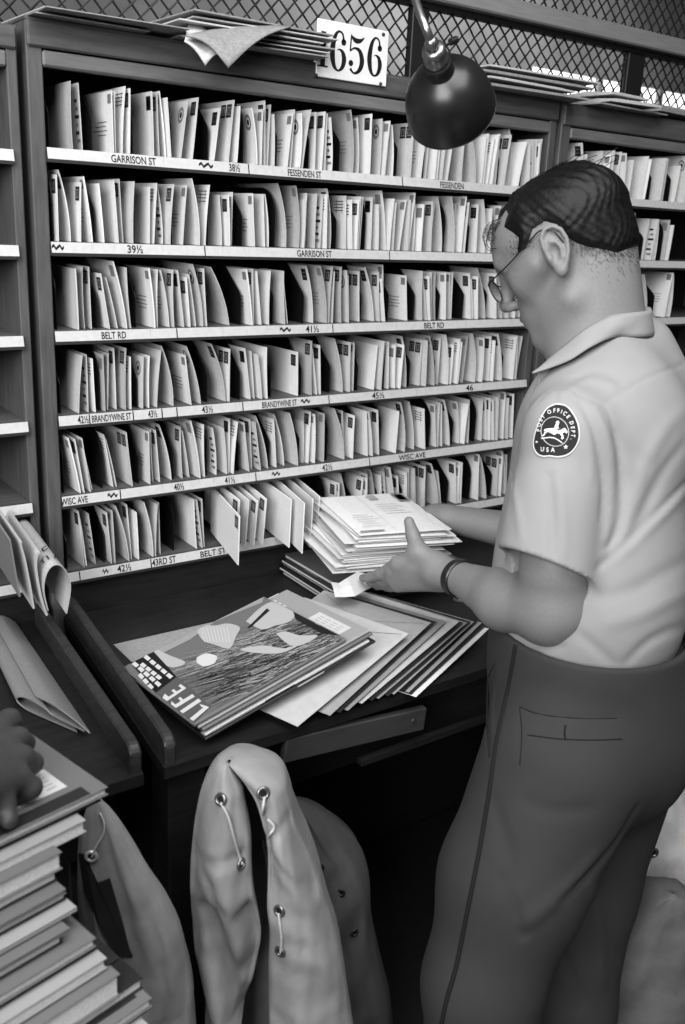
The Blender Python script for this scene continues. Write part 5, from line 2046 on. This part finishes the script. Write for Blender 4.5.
ridge(shirt_0, [(566, 393), (569, 408)], 0.0020, 0.0040)
ridge(shirt_0, [(553, 560), (552, 530), (551, 505), (549, 470)], 0.0038, 0.0065)
ridge(shirt_0, [(563, 560), (563, 525), (560, 490), (556, 465)], -0.0028, 0.0085)
ridge(shirt_0, [(522, 545), (519, 520), (515, 495), (512, 470)], -0.0026, 0.0070)
ridge(shirt_0, [(502, 448), (508, 460), (512, 475), (513, 490)], 0.0040, 0.0045)
ridge(shirt_0, [(624, 535), (636, 495), (650, 455), (668, 425), (690, 405)], -0.0034, 0.0130)
ridge(shirt_0, [(628, 545), (646, 508), (664, 472), (688, 440)], 0.0042, 0.0110)
ridge(shirt_0, [(614, 430), (632, 452), (652, 470)], 0.0030, 0.0120)
ridge(shirt_0, [(578, 376), (598, 370), (618, 378)], 0.0024, 0.0080)
ridge(shirt_0, [(566, 392), (590, 380), (612, 386)], -0.0024, 0.0080)
ridge(shirt_0, [(592, 598), (630, 592), (664, 574), (690, 560)], 0.0034, 0.0130)
ridge(shirt_0, [(600, 626), (640, 614), (668, 600), (690, 590)], -0.0034, 0.0130)
ridge(shirt_0, [(500, 600), (506, 618), (512, 634)], 0.0030, 0.0070)
ridge(shirt_0, [(575, 630), (600, 652), (618, 668)], 0.0034, 0.0085)
ridge(shirt_0, [(528, 656), (548, 648), (566, 646)], 0.0034, 0.0075)
ridge(shirt_0, [(622, 668), (645, 645), (668, 632), (690, 626)], 0.0040, 0.0095)
ridge(shirt_0, [(536, 385), (522, 408), (512, 432), (503, 458)], 0.0020, 0.0030)
SH_G = GROOVES


def with_folds(base, folds):
    def f(p):
        d = base(p)
        for q, a, w, lo, hi in folds:
            m = np.all((p > lo) & (p < hi), axis=-1)
            if m.any():
                r, u = polyline_du(p[m], q)
                d[m] += a * np.exp(-(r / w) ** 2) * (np.sqrt(np.sin(pi * np.clip(u, 0.001, 0.999))) if abs(a) > 0.0024 else 1.0)
        return d
    return f


shirt_1 = with_folds(shirt_0, SH_G)


def shirt_f(p):
    d = shirt_1(p)
    d = np.maximum(d, -sleeve_hollow(p))
    # neck opening
    d = smax(d, -cone(p, NECKB + A3([0, 0, -0.05]), hl(-0.02, -0.05, 0), 0.062, 0.072), 0.01)
    return np.maximum(d, 0.97 - p[..., 2])


person = empty('person', (W0[0], W0[1], 0.0), 'man in a pale short-sleeved uniform shirt and dark trousers, sorting a stack of letters', 'person')


def adopt(o, parent):
    base = Vector((0, 0, 0)); q = parent
    while q is not None:
        base += q.location
        q = q.parent
    o.data.transform(Matrix.Translation(-base))
    o.parent = parent
    return o


allp = [SHL, SHR, ELB, WRI, hl(0, 0.15, 0), ANL, ANR, WRR, P(350, 585, 1.8), hl(0.13, 0, 0), W0 + LB * 0.2, W0 - LB * 0.2, CHEST - FB * 0.2]
lo, hi = np.min(allp, 0) - 0.10, np.max(allp, 0) + 0.10
lo[2] = 0.0
body = adopt(net_obj('body', body_f, lo, hi, 0.0026 * QH, M_SKIN, 1.5), person)

pts_ = [CHEST + s * FB * 0.24 + t * LB * 0.32 + A3([0, 0, z]) for s in (-1, 1) for t in (-1, 1) for z in (-0.35, 0.35)] + [SLB, h0, SHR, ELR]
shirt = adopt(net_obj('shirt', shirt_f, np.min(pts_, 0) - 0.03, np.max(pts_, 0) + 0.05, 0.0040 * QH, M_SHIRT, 1.6), person)

# collar: stand and fall around the neck
top_px = [(536, 371.5, 1.470), (550, 358, 1.468), (564, 346, 1.464), (586, 328.5, 1.460), (612, 315, 1.480), (634, 307.5, 1.535), (649, 307.5, 1.585), (645, 309, 1.640), (615, 320, 1.675), (575, 340, 1.665), (548, 366, 1.60), (541, 375, 1.545)]
bot_px = [(533, 373.5, 1.462), (552, 367.5, 1.448), (571, 359.5, 1.432), (590, 347.5, 1.428), (610, 338.5, 1.450), (632, 335, 1.510), (656, 335, 1.585), (655, 338, 1.665), (620, 350, 1.715), (572, 365, 1.705), (545, 380, 1.62), (538, 383, 1.54)]
rows = []
T_ = smooth_path([P(*q) for q in top_px], 6)


def neck_f(p):
    nk = cone(p, hl(-0.030, -0.005, 0), NECKB + A3([0, 0, -0.02]), 0.060, 0.066)
    nk = smin(nk, cone(p, hl(-0.070, 0.000, 0.0), P(611, 340, 1.56), 0.038, 0.050), 0.04)
    return smin(nk, cone(p, hl(0.030, -0.070, 0), P(575, 352, 1.55), 0.032, 0.045), 0.04)


def clear(q, dist):
    o_ = q - NECKB; o_[2] = 0
    o_ = nrm(o_)
    for _ in range(60):
        v = float(neck_f(q[None])[0])
        if v >= dist:
            break
        q = q + o_ * 0.0015
    return q


T_ = [clear(q, 0.006) for q in T_]
B_ = smooth_path([P(*q) for q in bot_px], 6)
ax_n = NECKB
for k in range(7):
    v = k / 6
    row = []
    for a, b in zip(T_, B_):
        q = a + (b - a) * v
        out = q - NECKB; out[2] = 0
        q = q + nrm(out) * 0.005 * math.sin(pi * v)
        q = clear(q, 0.008)
        row.append(tuple(q))
    rows.append(row)
# inner stand: folds over the top edge and drops inside
for k in range(1, 5):
    v = k / 4
    row = []
    for a, b in zip(T_, B_):
        out = a - NECKB; out[2] = 0
        row.append(tuple(a - nrm(out) * (0.003 + 0.003 * math.sin(pi * v)) - A3([0, 0, 0.030 * v])))
    rows.insert(0, row)
cm = MB().grid(rows)
collar = part(cm, 'collar', M_SHIRT, shirt, True)
md = collar.modifiers.new('thickness', 'SOLIDIFY'); md.thickness = 0.0022; md.offset = 0
# open front edge of the shirt below the collar point
fr_top, fr_bot = [], []
pk = []
for x, y, D in ((532, 374, 1.462), (527, 386, 1.455), (521, 398, 1.452)):
    pk.append([tuple(P(x, y, D)), tuple(P(x + 18, y - 9, D + 0.02)), tuple(P(x + 30, y - 12, D + 0.05))])


def pants_0(p):
    d = ellip(p, W0 + A3([0, 0, -0.10]) - FB * 0.004, BAX, (0.158, 0.180, 0.21))
    d = smin(d, ellip(p, W0 + A3([0, 0, -0.015]), BAX, (0.153, 0.174, 0.16)), 0.05)
    d = smin(d, ellip(p, P(628, 745, 1.53), BAX, (0.10, 0.105, 0.13)), 0.07)
    legl = smin(cone(p, P(562, 765, 1.480), P(512, 880, 1.470), 0.128, 0.110), cone(p, P(512, 880, 1.470), KNL, 0.110, 0.0885), 0.03)
    legl = smin(legl, cone(p, KNL, ANL + A3([0, 0, 0.03]), 0.0885, 0.098), 0.03)
    legr = smin(cone(p, P(600, 770, 1.66), P(573, 880, 1.69), 0.125, 0.110), cone(p, P(573, 880, 1.69), KNR, 0.110, 0.090), 0.03)
    legr = smin(legr, cone(p, KNR, ANR + A3([0, 0, 0.03]), 0.090, 0.098), 0.03)
    return smin(d, smin(legl, legr, 0.012), 0.045)


GROOVES = []
ridge(pants_0, [(519, 706), (535, 713), (560, 717), (590, 718.5), (617, 718)], 0.0020, 0.0022)
ridge(pants_0, [(519, 707), (521, 730), (519, 765)], 0.0008, 0.0025)
ridge(pants_0, [(495, 662), (487, 680), (485, 702), (487, 730), (489, 757)], 0.0050, 0.0030)
ridge(pants_0, [(500, 668), (494, 690), (492, 715), (493, 740)], -0.0030, 0.0060)
ridge(pants_0, [(516, 645), (511, 675), (506, 700), (497, 742), (490, 790), (479, 855), (466, 920), (457, 965), (447, 1000), (442, 1020)], 0.0010, 0.0030)
ridge(pants_0, [(640, 802), (615, 845), (585, 878), (556, 904)], 0.0060, 0.0090)
ridge(pants_0, [(600, 850), (570, 885), (540, 912), (515, 930)], -0.0060, 0.0120)
ridge(pants_0, [(500, 870), (512, 905), (520, 930), (528, 940)], 0.0060, 0.0100)
ridge(pants_0, [(490, 790), (505, 840), (515, 890)], 0.0035, 0.0120)
ridge(pants_0, [(520, 800), (560, 812), (600, 806)], 0.0030, 0.0120)
ridge(pants_0, [(480, 690), (470, 740), (462, 790)], -0.0035, 0.0120)
ridge(pants_0, [(560, 945), (575, 985), (580, 1015)], 0.0050, 0.0100)
ridge(pants_0, [(590, 880), (600, 930), (602, 990)], -0.0040, 0.0120)
pants_1 = with_folds(pants_0, GROOVES)


def pants_f(p):
    d = pants_1(p)
    d = smax(d, p[..., 2] - 1.003, 0.004)
    d = np.maximum(d, 0.075 - p[..., 2])
    # hollow waist and cuffs
    d = np.maximum(d, -np.maximum(pants_0(p) + 0.012, 0.975 - p[..., 2]))
    return np.maximum(d, -np.maximum(pants_0(p) + 0.012, p[..., 2] - 0.12))


lo = np.minimum(np.min([W0, ANL, ANR, KNL, KNR], 0) - 0.30, [9, 9, 0.05]); lo[2] = 0.05
hi = np.max([W0, ANL, ANR, KNL, KNR], 0) + 0.30; hi[2] = 1.03
pants = adopt(net_obj('trousers', pants_f, lo, hi, 0.0045 * QH, M_PANTS, 1.6), person)
st = traced(pants_1, [(516, 645), (511, 675), (506, 700), (497, 742), (490, 790), (479, 855), (466, 920), (457, 965), (447, 1000), (442, 1024)], 5, 0.0006)
m = MB(); m.tube(st, 0.0038, 8); part(m, 'side_braid', M_BLACKCLOTH, pants, True)
m = MB(); m.tube(traced(pants_1, [(495, 664), (487.5, 680), (485.5, 702), (487.5, 730), (489.5, 757)], 4, 0.0), 0.0016, 8); part(m, 'pocket_opening', M_BLACKCLOTH, pants, True)
m = MB(); m.tube(traced(pants_1, [(565.5, 725), (564.5, 733), (565.5, 740)], 3, 0.0004), 0.0014, 8); part(m, 'button_loop', M_BLACKCLOTH, pants, True)
m = MB()
for pp in ([(519, 706), (535, 713), (560, 717), (590, 718.5), (617, 718)], [(528, 735), (560, 739), (592, 740), (622, 739)], [(520, 708), (522, 735), (520, 765)]):
    m.tube(traced(pants_1, pp, 5, 0.0006), 0.0008, 6)
part(m, 'back_pocket', M_BLACKCLOTH, pants, True)
for a_ in (ANL, ANR):
    def shoe(p, a_=a_):
        h_ = A3([a_[0], a_[1], 0.0])
        d = cone(p, h_ - FB * 0.055 + A3([0, 0, 0.040]), h_ + FB * 0.10 + A3([0, 0, 0.036]), 0.037, 0.042)
        d = smin(d, cone(p, h_ + FB * 0.10 + A3([0, 0, 0.034]), h_ + FB * 0.185 + A3([0, 0, 0.026]), 0.040, 0.026), 0.02)
        d = smin(d, cone(p, h_ + A3([0, 0, 0.05]), h_ + A3([0, 0, 0.085]), 0.040, 0.042), 0.02)
        return np.maximum(d, 0.002 - p[..., 2])
    c_ = A3([a_[0], a_[1], 0])
    adopt(net_obj('shoe', shoe, c_ - A3([0.25, 0.25, 0.0]), c_ + A3([0.25, 0.25, 0.14]), 0.006, mat('shoe_leather', 0.08, 0.35), 1.6), person)

# hair ---------------------------------------------------------------------
hair_px = [(494, 216), (497, 209), (503, 213), (504, 227), (512, 232), (519, 238), (517, 256), (526, 250), (533, 229), (545, 221), (557, 225), (566, 236), (574, 242), (588, 247), (600, 249), (610, 251), (617, 253)]


def side_fu(x, y):
    """photo point carried onto the near side plane of the head, in head coordinates"""
    d = nrm(ROT.T @ A3([(x - PCX) / FPX, (y - PCY) / FPX, 1.0]))
    pl = hl(0, 0, 0.072)
    s = (pl - CAM) @ LH_ / (d @ LH_)
    q = to_head(CAM + d * s)
    return q[0], q[1]


def head_s(q):
    s = sym(q)
    d = skull(q)
    d = smin(d, ellip(s, (0.042, -0.022, 0), I3, (0.050, 0.084, 0.053)), 0.03)
    return d


def head_neck(p):
    return smin(head_s(to_head(p)) * HS, neck_f(p), 0.022)


hq, hn, hok = march_many(head_neck, hair_px, 1.2)
HP = []
for (x, y), q, ok in zip(hair_px, hq, hok):
    if ok:
        g = to_head(q)
        HP.append((float(g[0]), float(g[1])))
    else:
        HP.append(side_fu(x, y))
# the outline continues level round the back of the head and up over the crown
k_ = max(i for i, ok in enumerate(hok) if ok)
HP = HP[:k_ + 1] + [(-0.25, HP[k_][1] - 0.008), (-0.25, 0.35), (0.25, 0.35), (0.25, HP[0][1] + 0.004)]
if HP[-1][0] < HP[0][0]:
    HP.pop()


def poly_sd(f, u):
    """positive inside the hair outline"""
    d = np.full(f.shape, 1e9)
    ins = np.zeros(f.shape, bool)
    n = len(HP)
    for i in range(n):
        x1, y1 = HP[i]; x2, y2 = HP[(i + 1) % n]
        ex, ey = x2 - x1, y2 - y1
        t = np.clip(((f - x1) * ex + (u - y1) * ey) / (ex * ex + ey * ey), 0, 1)
        d = np.minimum(d, np.hypot(f - x1 - t * ex, u - y1 - t * ey))
        c = ((y1 > u) != (y2 > u)) & (f < (x2 - x1) * (u - y1) / (y2 - y1 + 1e-12) + x1)
        ins ^= c
    return np.where(ins, d, -d)


def hair_f(p):
    q = to_head(p)
    f, u, l = q[..., 0], q[..., 1], q[..., 2]
    sd = poly_sd(f, u)
    up = np.clip((u - 0.03) / 0.09, 0, 1)
    T = 0.0040 + 0.0065 * up ** 1.3 + 0.004 * np.clip(-f / 0.1, 0, 1) * up
    th = np.minimum(sd * 0.38, T)
    # combed locks, running back from the forehead
    a = l * 1.0 + 0.25 * u
    fr_ = np.clip((f + 0.05) / 0.06, 0, 1)
    w = 0.0022 * up * fr_ * np.sin(190 * a + 7 * np.sin(22 * f)) + 0.0007 * up * np.sin(520 * a + 30 * f) + 0.0004 * np.sin(650 * l + 120 * u + 3 * np.sin(90 * u + 40 * l)) + 0.0004 * np.sin(520 * f - 260 * u)
    # swept ridge over the crown
    w = w + 0.004 * up * np.exp(-((l + 0.012 + 0.25 * (f - 0.03)) / 0.014) ** 2)
    d = head_neck(p)
    return d - np.where(sd > 0, np.maximum(th, 0) * 1.0 + w * np.clip(sd / 0.01, 0, 1), np.maximum(sd * 0.5, -0.02))


c_ = hl(-0.01, 0.04, 0)
hair = adopt(net_obj('hair', hair_f, c_ - 0.15, c_ + 0.15, 0.0020 * QH, M_HAIR, 2.2), person)
# loose strands: forelock, crown, and clipped stubble below the hairline
rh = random.Random(17)
hm = MB()


for i in range(60):          # forelock curling over the brow
    f0, l0 = rh.uniform(0.045, 0.068), rh.uniform(-0.03, 0.05)
    base = A3([f0, 0.088 + rh.uniform(-0.005, 0.010), l0])
    pts = [base, base + A3([0.014, 0.002, 0.004]), base + A3([0.024, -0.008 + rh.uniform(-0.004, 0.004), 0.008]), base + A3([0.026 + rh.uniform(-0.004, 0.004), -0.020 + rh.uniform(-0.008, 0.004), 0.010])]
    if i % 6 == 0:
        pts.append(pts[-1] + A3([-0.010, -0.006, 0.002]))
    hm.tube([hl(*q) for q in smooth_path(pts, 4)], [0.0006] * (len(pts) * 4 - 3), 4)
for i in range(26):          # strands standing off the crown
    a = rh.uniform(-0.7, 0.8)
    f0 = -0.085 + 0.15 * rh.random(); l0 = rh.uniform(-0.05, 0.06)
    base = A3([f0, 0.117 - 0.35 * f0 * f0 / 0.1 - l0 * l0 * 6 + 0.004, l0])
    v = A3([-0.02, 0.004 + rh.uniform(0, 0.006), rh.uniform(-0.006, 0.006)])
    pts = [base, base + v, base + v * 1.8 + A3([0, -0.004, 0]), base + v * 2.4 + A3([0, -0.010, 0])]
    hm.tube([hl(*q) for q in smooth_path(pts, 3)], 0.0005, 4)
spx = [(rh.uniform(503, 640), rh.uniform(205, 285)) for _ in range(9000)]
sq, sn, sok = march_many(head_neck, spx, 1.2)
sg_ = to_head(sq)
ssd = poly_sd(sg_[:, 0], sg_[:, 1])
for q, n_, ok, g, sd in zip(sq, sn, sok, sg_, ssd):   # clipped hair fading out down the nape and at the temple
    if not ok or sd > 0.004 or rh.random() > 0.9 * math.exp(sd / 0.0085) or g[0] > 0.060 or (-0.030 < g[0] < 0.016 and g[1] < 0.055):
        continue
    dn = -UH * 0.0045 - FH * rh.uniform(0.0, 0.0015)
    q = q - n_ * 0.0002
    hm.tube([q, q + n_ * 0.0010 + dn], [0.00026, 0.00010], 3, caps=False)
o = part(hm, 'loose_strands', M_HAIR, hair)

# eyebrow and lashes
m = MB()
for i in range(60):
    t = i / 59
    p0 = A3([0.099 - 0.022 * t, 0.036 + 0.004 * math.sin(pi * t), 0.008 + 0.040 * t])
    p0[0] += 0.003
    m.tube([hl(*p0), hl(*(p0 + A3([0.002, 0.004, 0.006])))], [0.0007, 0.0003], 4)
part(m, 'eyebrow', M_HAIR, person)

# arm patch --------------------------------------------------------------
cpx, cpy = 556.6, 431
PXs = 0.0
patch_outline = smooth_path([(556, 404.5), (564, 405.5), (571, 411), (576.5, 420), (579, 430), (578.5, 440), (574, 449), (567, 455), (558, 457), (550, 456), (544, 456.5), (538, 454), (534.5, 447), (534.8, 438), (538, 427), (542.5, 417), (548, 408.5), (556, 404.5)], 4)[:-1]


def on_shirt(pts, lift):
    q, n, ok = march_many(shirt_1, pts, 1.15)
    return list(q + n * lift)


def patch_layer(mb, outline, rings, lift, mi):
    c = (sum(p[0] for p in outline) / len(outline), sum(p[1] for p in outline) / len(outline))
    rows = []
    for r in rings:
        rows.append(on_shirt([(c[0] + (x - c[0]) * r, c[1] + (y - c[1]) * r) for x, y in outline], lift))
    mb.grid(rows, mi, closed=True)


pm = MB()
patch_layer(pm, patch_outline, (0.02, 0.35, 0.7, 0.9, 1.0), 0.0018, 0)
edge = on_shirt(patch_outline, 0.0010)
pm.tube(edge, 0.0013, 6, 0, closed=True)
patch_layer(pm, patch_outline, (0.02, 0.2, 0.4, 0.6, 0.8, 0.965), 0.0024, 1)
inner = [(556 + 16.0 * math.cos(a) + 1.0 * math.sin(a), 432 + 14.0 * math.sin(a)) for a in np.linspace(0, 2 * pi, 28, endpoint=False)]
inner = [(555.4 + (x - 556) * 0.83, 432.0 + (y - 432) * 1.03) for x, y in inner]
ring_w = on_shirt(inner, 0.0029)
pm.tube(ring_w, 0.00045, 5, 2, closed=True)


def patch_poly(pts, mi, lift=0.0030):
    q = on_shirt(pts, lift)
    n = len(q)
    # keep the winding towards the viewer
    a = sum(pts[i][0] * pts[(i + 1) % n][1] - pts[(i + 1) % n][0] * pts[i][1] for i in range(n))
    pm.add([tuple(v) for v in q], [tuple(range(n)) if a < 0 else tuple(range(n - 1, -1, -1))], mi)


zx = lambda pts: [(520 + x / 8.5625, 390 + y / 8.5625) for x, y in pts]
# running horse and rider
patch_poly(zx([(196, 395), (208, 385), (222, 355), (212, 350), (220, 338), (245, 332), (275, 330), (295, 328), (330, 332), (360, 338), (385, 326), (398, 345), (410, 362), (398, 376), (385, 362), (365, 372), (372, 392), (378, 412), (366, 425), (354, 420), (358, 400), (345, 380), (320, 372), (300, 388), (285, 380), (262, 366), (240, 362), (226, 375), (214, 396)]), 2)
patch_poly(zx([(300, 332), (302, 312), (314, 292), (310, 284), (318, 270), (332, 268), (342, 280), (336, 294), (330, 312), (336, 326), (322, 340)]), 2, 0.0032)
# ground arc and lower line
for a, b in zip([(190, 412), (225, 408), (262, 402), (300, 408), (330, 425), (365, 450)][:-1], [(190, 412), (225, 408), (262, 402), (300, 408), (330, 425), (365, 450)][1:]):
    patch_poly(zx([a, b, (b[0] - 2, b[1] + 10), (a[0] - 1, a[1] + 9)]), 2)
# stars
for cx_, cy_, r_ in ((153, 446, 13), (392, 488, 22)):
    patch_poly(zx([(cx_ + (r_ if k % 2 == 0 else r_ * 0.42) * math.sin(k * pi / 5), cy_ - (r_ if k % 2 == 0 else r_ * 0.42) * math.cos(k * pi / 5)) for k in range(10)]), 2)


def patch_char(ch, px_, py_, ang, size):
    """one letter, its foot at (px_, py_) in the photo, turned by ang"""
    v, f, w = text_geo(ch)
    ca, sa = math.cos(ang), math.sin(ang)
    pts = []
    for a, b, _ in v:
        x, y = (a - w / 2) * size * 1.05, -b * size * 1.25
        pts.append((px_ + x * ca - y * sa, py_ + x * sa + y * ca))
    q = on_shirt(pts, 0.0031)
    pm.add([tuple(t) for t in q], f, 2)


arc_pts = [(541.5, 432.5), (540.8, 424), (544.5, 416.5), (549.5, 411.8), (557.5, 409.6), (565, 412), (570.5, 417.5), (573.8, 426), (574.2, 436), (572.3, 442)]
arc = smooth_path([(541.9, 432), (542.4, 424.5), (545.8, 418), (551.2, 414.3), (557.5, 413.4), (563.5, 415.4), (568.2, 420.4), (570.7, 427.5), (571.1, 434.5), (570.3, 440)], 12)
cum = [0]
for a, b in zip(arc[:-1], arc[1:]):
    cum.append(cum[-1] + float(np.hypot(*(b - a))))
txt = 'POST OFFICE DEPT.'
adv = [0.34 if ch == ' ' else text_geo(ch)[2] + 0.13 for ch in txt]
tot = sum(adv)
for i, ch in enumerate(txt):
    if ch == ' ':
        continue
    s_ = cum[-1] * (sum(adv[:i]) + adv[i] / 2) / tot
    j = max(k for k in range(len(cum)) if cum[k] <= s_)
    j = min(j, len(arc) - 2)
    a, b = arc[j], arc[j + 1]
    patch_char(ch, float(a[0]), float(a[1]), math.atan2(b[1] - a[1], b[0] - a[0]), 4.3)
for ch, x, y in (('U', 543.2, 451.5), ('S', 548.2, 452), ('A', 553.4, 452)):
    patch_char(ch, x, y, 0.03, 5.0)
part(pm, 'arm_patch', [mat('patch_rim', 0.80, 0.8), mat('patch_navy', 0.10, 0.8), mat('patch_thread', 0.84, 0.8)], shirt)

# spectacles ----------------------------------------------------------------
M_SPEC = mat('spectacle_frame', 0.16, 0.3, metal=0.5)
spec = empty('eyeglasses', hl(0.105, 0.012, 0), 'thin wire-rimmed spectacles worn by the man sorting mail', 'glasses')
gm = bpy.data.materials.new('lens_glass'); gm.use_nodes = True
gb = gm.node_tree.nodes['Principled BSDF']
gb.inputs['Transmission Weight'].default_value = 1.0; gb.inputs['Roughness'].default_value = 0.0; gb.inputs['IOR'].default_value = 1.05
LC = {}
for s in (1, -1):
    c = A3([0.1135, 0.004, 0.033 * s])
    ring = [hl(*(c + A3([-0.004 * (math.cos(a) * s < -2) - 0.10 * abs(0.0225 * math.cos(a)) * (1 if math.cos(a) * s > 0 else 0), 0.0185 * math.sin(a), 0.0235 * math.cos(a)]))) for a in np.linspace(0, 2 * pi, 36, endpoint=False)]
    m = MB(); m.tube(ring, 0.0010, 8, closed=True); part(m, 'rim', M_SPEC, spec, True)
    m = MB()
    n = len(ring)
    nv = FH * 0.0012
    m.add([tuple(q) for q in ring] + [tuple(q + nv) for q in ring], [tuple(range(n)), tuple(range(2 * n - 1, n - 1, -1))] + [(i, n + i, n + (i + 1) % n, (i + 1) % n) for i in range(n)])
    part(m, 'lens', gm, spec)
    tp = [A3([0.110, 0.012, 0.0565 * s]), A3([0.104, 0.015, 0.067 * s]), A3([0.060, 0.026, 0.0755 * s]), A3([0.015, 0.040, 0.083 * s]), A3([-0.004, 0.044, 0.0865 * s]), A3([-0.020, 0.034, 0.085 * s]), A3([-0.026, 0.012, 0.081 * s])]
    m = MB(); m.tube([hl(*q) for q in smooth_path(tp, 5)], 0.0012, 8); part(m, 'temple', M_SPEC, spec, True)
m = MB(); m.tube([hl(*q) for q in smooth_path([(0.1135, 0.008, 0.0105), (0.1165, 0.013, 0.004), (0.1165, 0.013, -0.004), (0.1135, 0.008, -0.0105)], 4)], 0.0010, 8); part(m, 'bridge', M_SPEC, spec, True)

# watch band -------------------------------------------------------------
wd = nrm(WRI - FOM)
wc = P(459.5, 578.2, 1.600)
u1 = nrm(np.cross(wd, Z3)); u2 = np.cross(wd, u1)
body_w = lambda p: smin(arm_l(p), hand_left(p), 0.010)
rowsW = []
for k, (off, lf) in enumerate(((-0.0078, 0.0004), (-0.0078, 0.0030), (0.0078, 0.0030), (0.0078, 0.0004))):
    row = []
    for a in np.linspace(0, 2 * pi, 40, endpoint=False):
        dirn = math.cos(a) * u1 + math.sin(a) * u2
        r = 0.05
        for _ in range(30):
            q = wc + wd * off + dirn * r
            v = float(body_w(q[None])[0])
            r -= v * 0.8
        row.append(tuple(wc + wd * off + dirn * (r + lf)))
    rowsW.append(row)
rowsW.append(rowsW[0])
wt = empty('wristwatch', wc, 'dark watch strap round the left wrist of the man', 'watch')
m = MB().grid(rowsW, 0, closed=True); part(m, 'watch_strap', mat('watch_strap', 0.10, 0.35, spec=0.6), wt, True)
dirn = nrm(u1 * 0.2 + A3([0, 0, -1.0]))
dirn = nrm(dirn - wd * (dirn @ wd))
r = 0.05
for _ in range(30):
    r -= float(body_w((wc + dirn * r)[None])[0]) * 0.8
m = MB(); m.lathe([(0.0, 0.0), (0.013, 0.0), (0.0145, 0.002), (0.0145, 0.005), (0.012, 0.007), (0.0, 0.0072)], 24, M=Matrix.Translation(Vector(wc + dirn * (r + 0.0030))) @ Vector(dirn).to_track_quat('Z', 'Y').to_matrix().to_4x4(), cap0=False, cap1=False)
part(m, 'watch_case', M_EYE, wt, True)

# the hand of somebody outside the photograph, resting on the lower-left pile ------------
ztop = zs_[0].z
def Q(x, y, dz):
    return at(x - 11, y - 2, 2, ztop + dz)


hk = [Q(20, 722, 0.030), Q(29, 741, 0.034), Q(33, 760, 0.034), Q(29, 781, 0.030)]
hw = Q(-60, 800, 0.055); hm0 = Q(-18, 775, 0.045)


def other_hand(p):
    d = cone(p, Q(-260, 880, 0.16), hw, 0.046, 0.031)
    d = smin(d, cone(p, hw, hm0, 0.031, 0.030), 0.02)
    for i, k in enumerate(hk):
        d = smin(d, cone(p, hm0 + (k - hk[1]) * 0.55, k, 0.020, 0.0125), 0.016)
        o_ = nrm(A3([k[0] - hm0[0], k[1] - hm0[1], 0]))
        a = k + o_ * 0.012 + A3([0, 0, -0.012])
        b = k - o_ * 0.006 + A3([0, 0, -0.0215])
        d = smin(d, cone(p, k, a, 0.0122, 0.0112), 0.005)
        d = smin(d, cone(p, a, b, 0.0110, 0.0085), 0.004)
    th = [Q(-8, 800, 0.030), Q(14, 806, 0.022), Q(20, 822, 0.012)]
    d = smin(d, cone(p, Q(-30, 790, 0.04), th[0], 0.020, 0.015), 0.012)
    d = smin(d, smin(cone(p, th[0], th[1], 0.0140, 0.0118), cone(p, th[1], th[2], 0.0115, 0.0090), 0.005), 0.008)
    return d


hp = A3([Q(-260, 880, 0.16), hw, *hk, Q(20, 822, 0.0)])
ho = net_obj('person', other_hand, hp.min(0) - 0.06, hp.max(0) + 0.05, 0.0028, mat('hand_dark', 0.22, 0.5, 'plain', var=0.08, bump=0.08, scale=200), 1.5)  # one even tone, darker than the sorting man's skin
c_ = Vector(hm0)
ho.data.transform(Matrix.Translation(-c_)); ho.location = c_
tag(ho, 'hand of a person out of frame, curled on the topmost lower-left magazine', 'person')
# ------------------------------------------------------------------- light
def area(name, loc, rot, size, size_y, power, spread=pi):
    l = bpy.data.lights.new(name, 'AREA')
    l.shape = 'RECTANGLE'; l.size = size; l.size_y = size_y; l.energy = power; l.spread = spread
    o = bpy.data.objects.new(name, l); COL.objects.link(o)
    o.location = loc; o.rotation_euler = rot
    return o


w = bpy.data.worlds.new('world'); SC.world = w
w.use_nodes = True
w.node_tree.nodes['Background'].inputs['Color'].default_value = (1, 1, 1, 1)
w.node_tree.nodes['Background'].inputs['Strength'].default_value = 0.045
area('ceiling_fixture_light', (-0.3, -1.5, 3.2), (math.radians(18), 0, math.radians(-20)), 2.4, 1.6, 90)
area('side_fill_light', (-2.6, -2.4, 2.5), Vector((3.0, 2.1, -1.1)).to_track_quat('-Z', 'Y').to_euler(), 2.2, 1.6, 165)  # unseen light added at the left to brighten the case fronts
area('back_room_fill_light', (4.8, 2.6, 3.6), (math.radians(35), 0, math.radians(-10)), 2.5, 1.5, 160)  # unseen light added to brighten the wall behind the screen

vs = SC.view_settings
vs.view_transform = 'Standard'
vs.look = 'None'
vs.exposure = 0.0
vs.gamma = 1.0
vs.use_curve_mapping = False
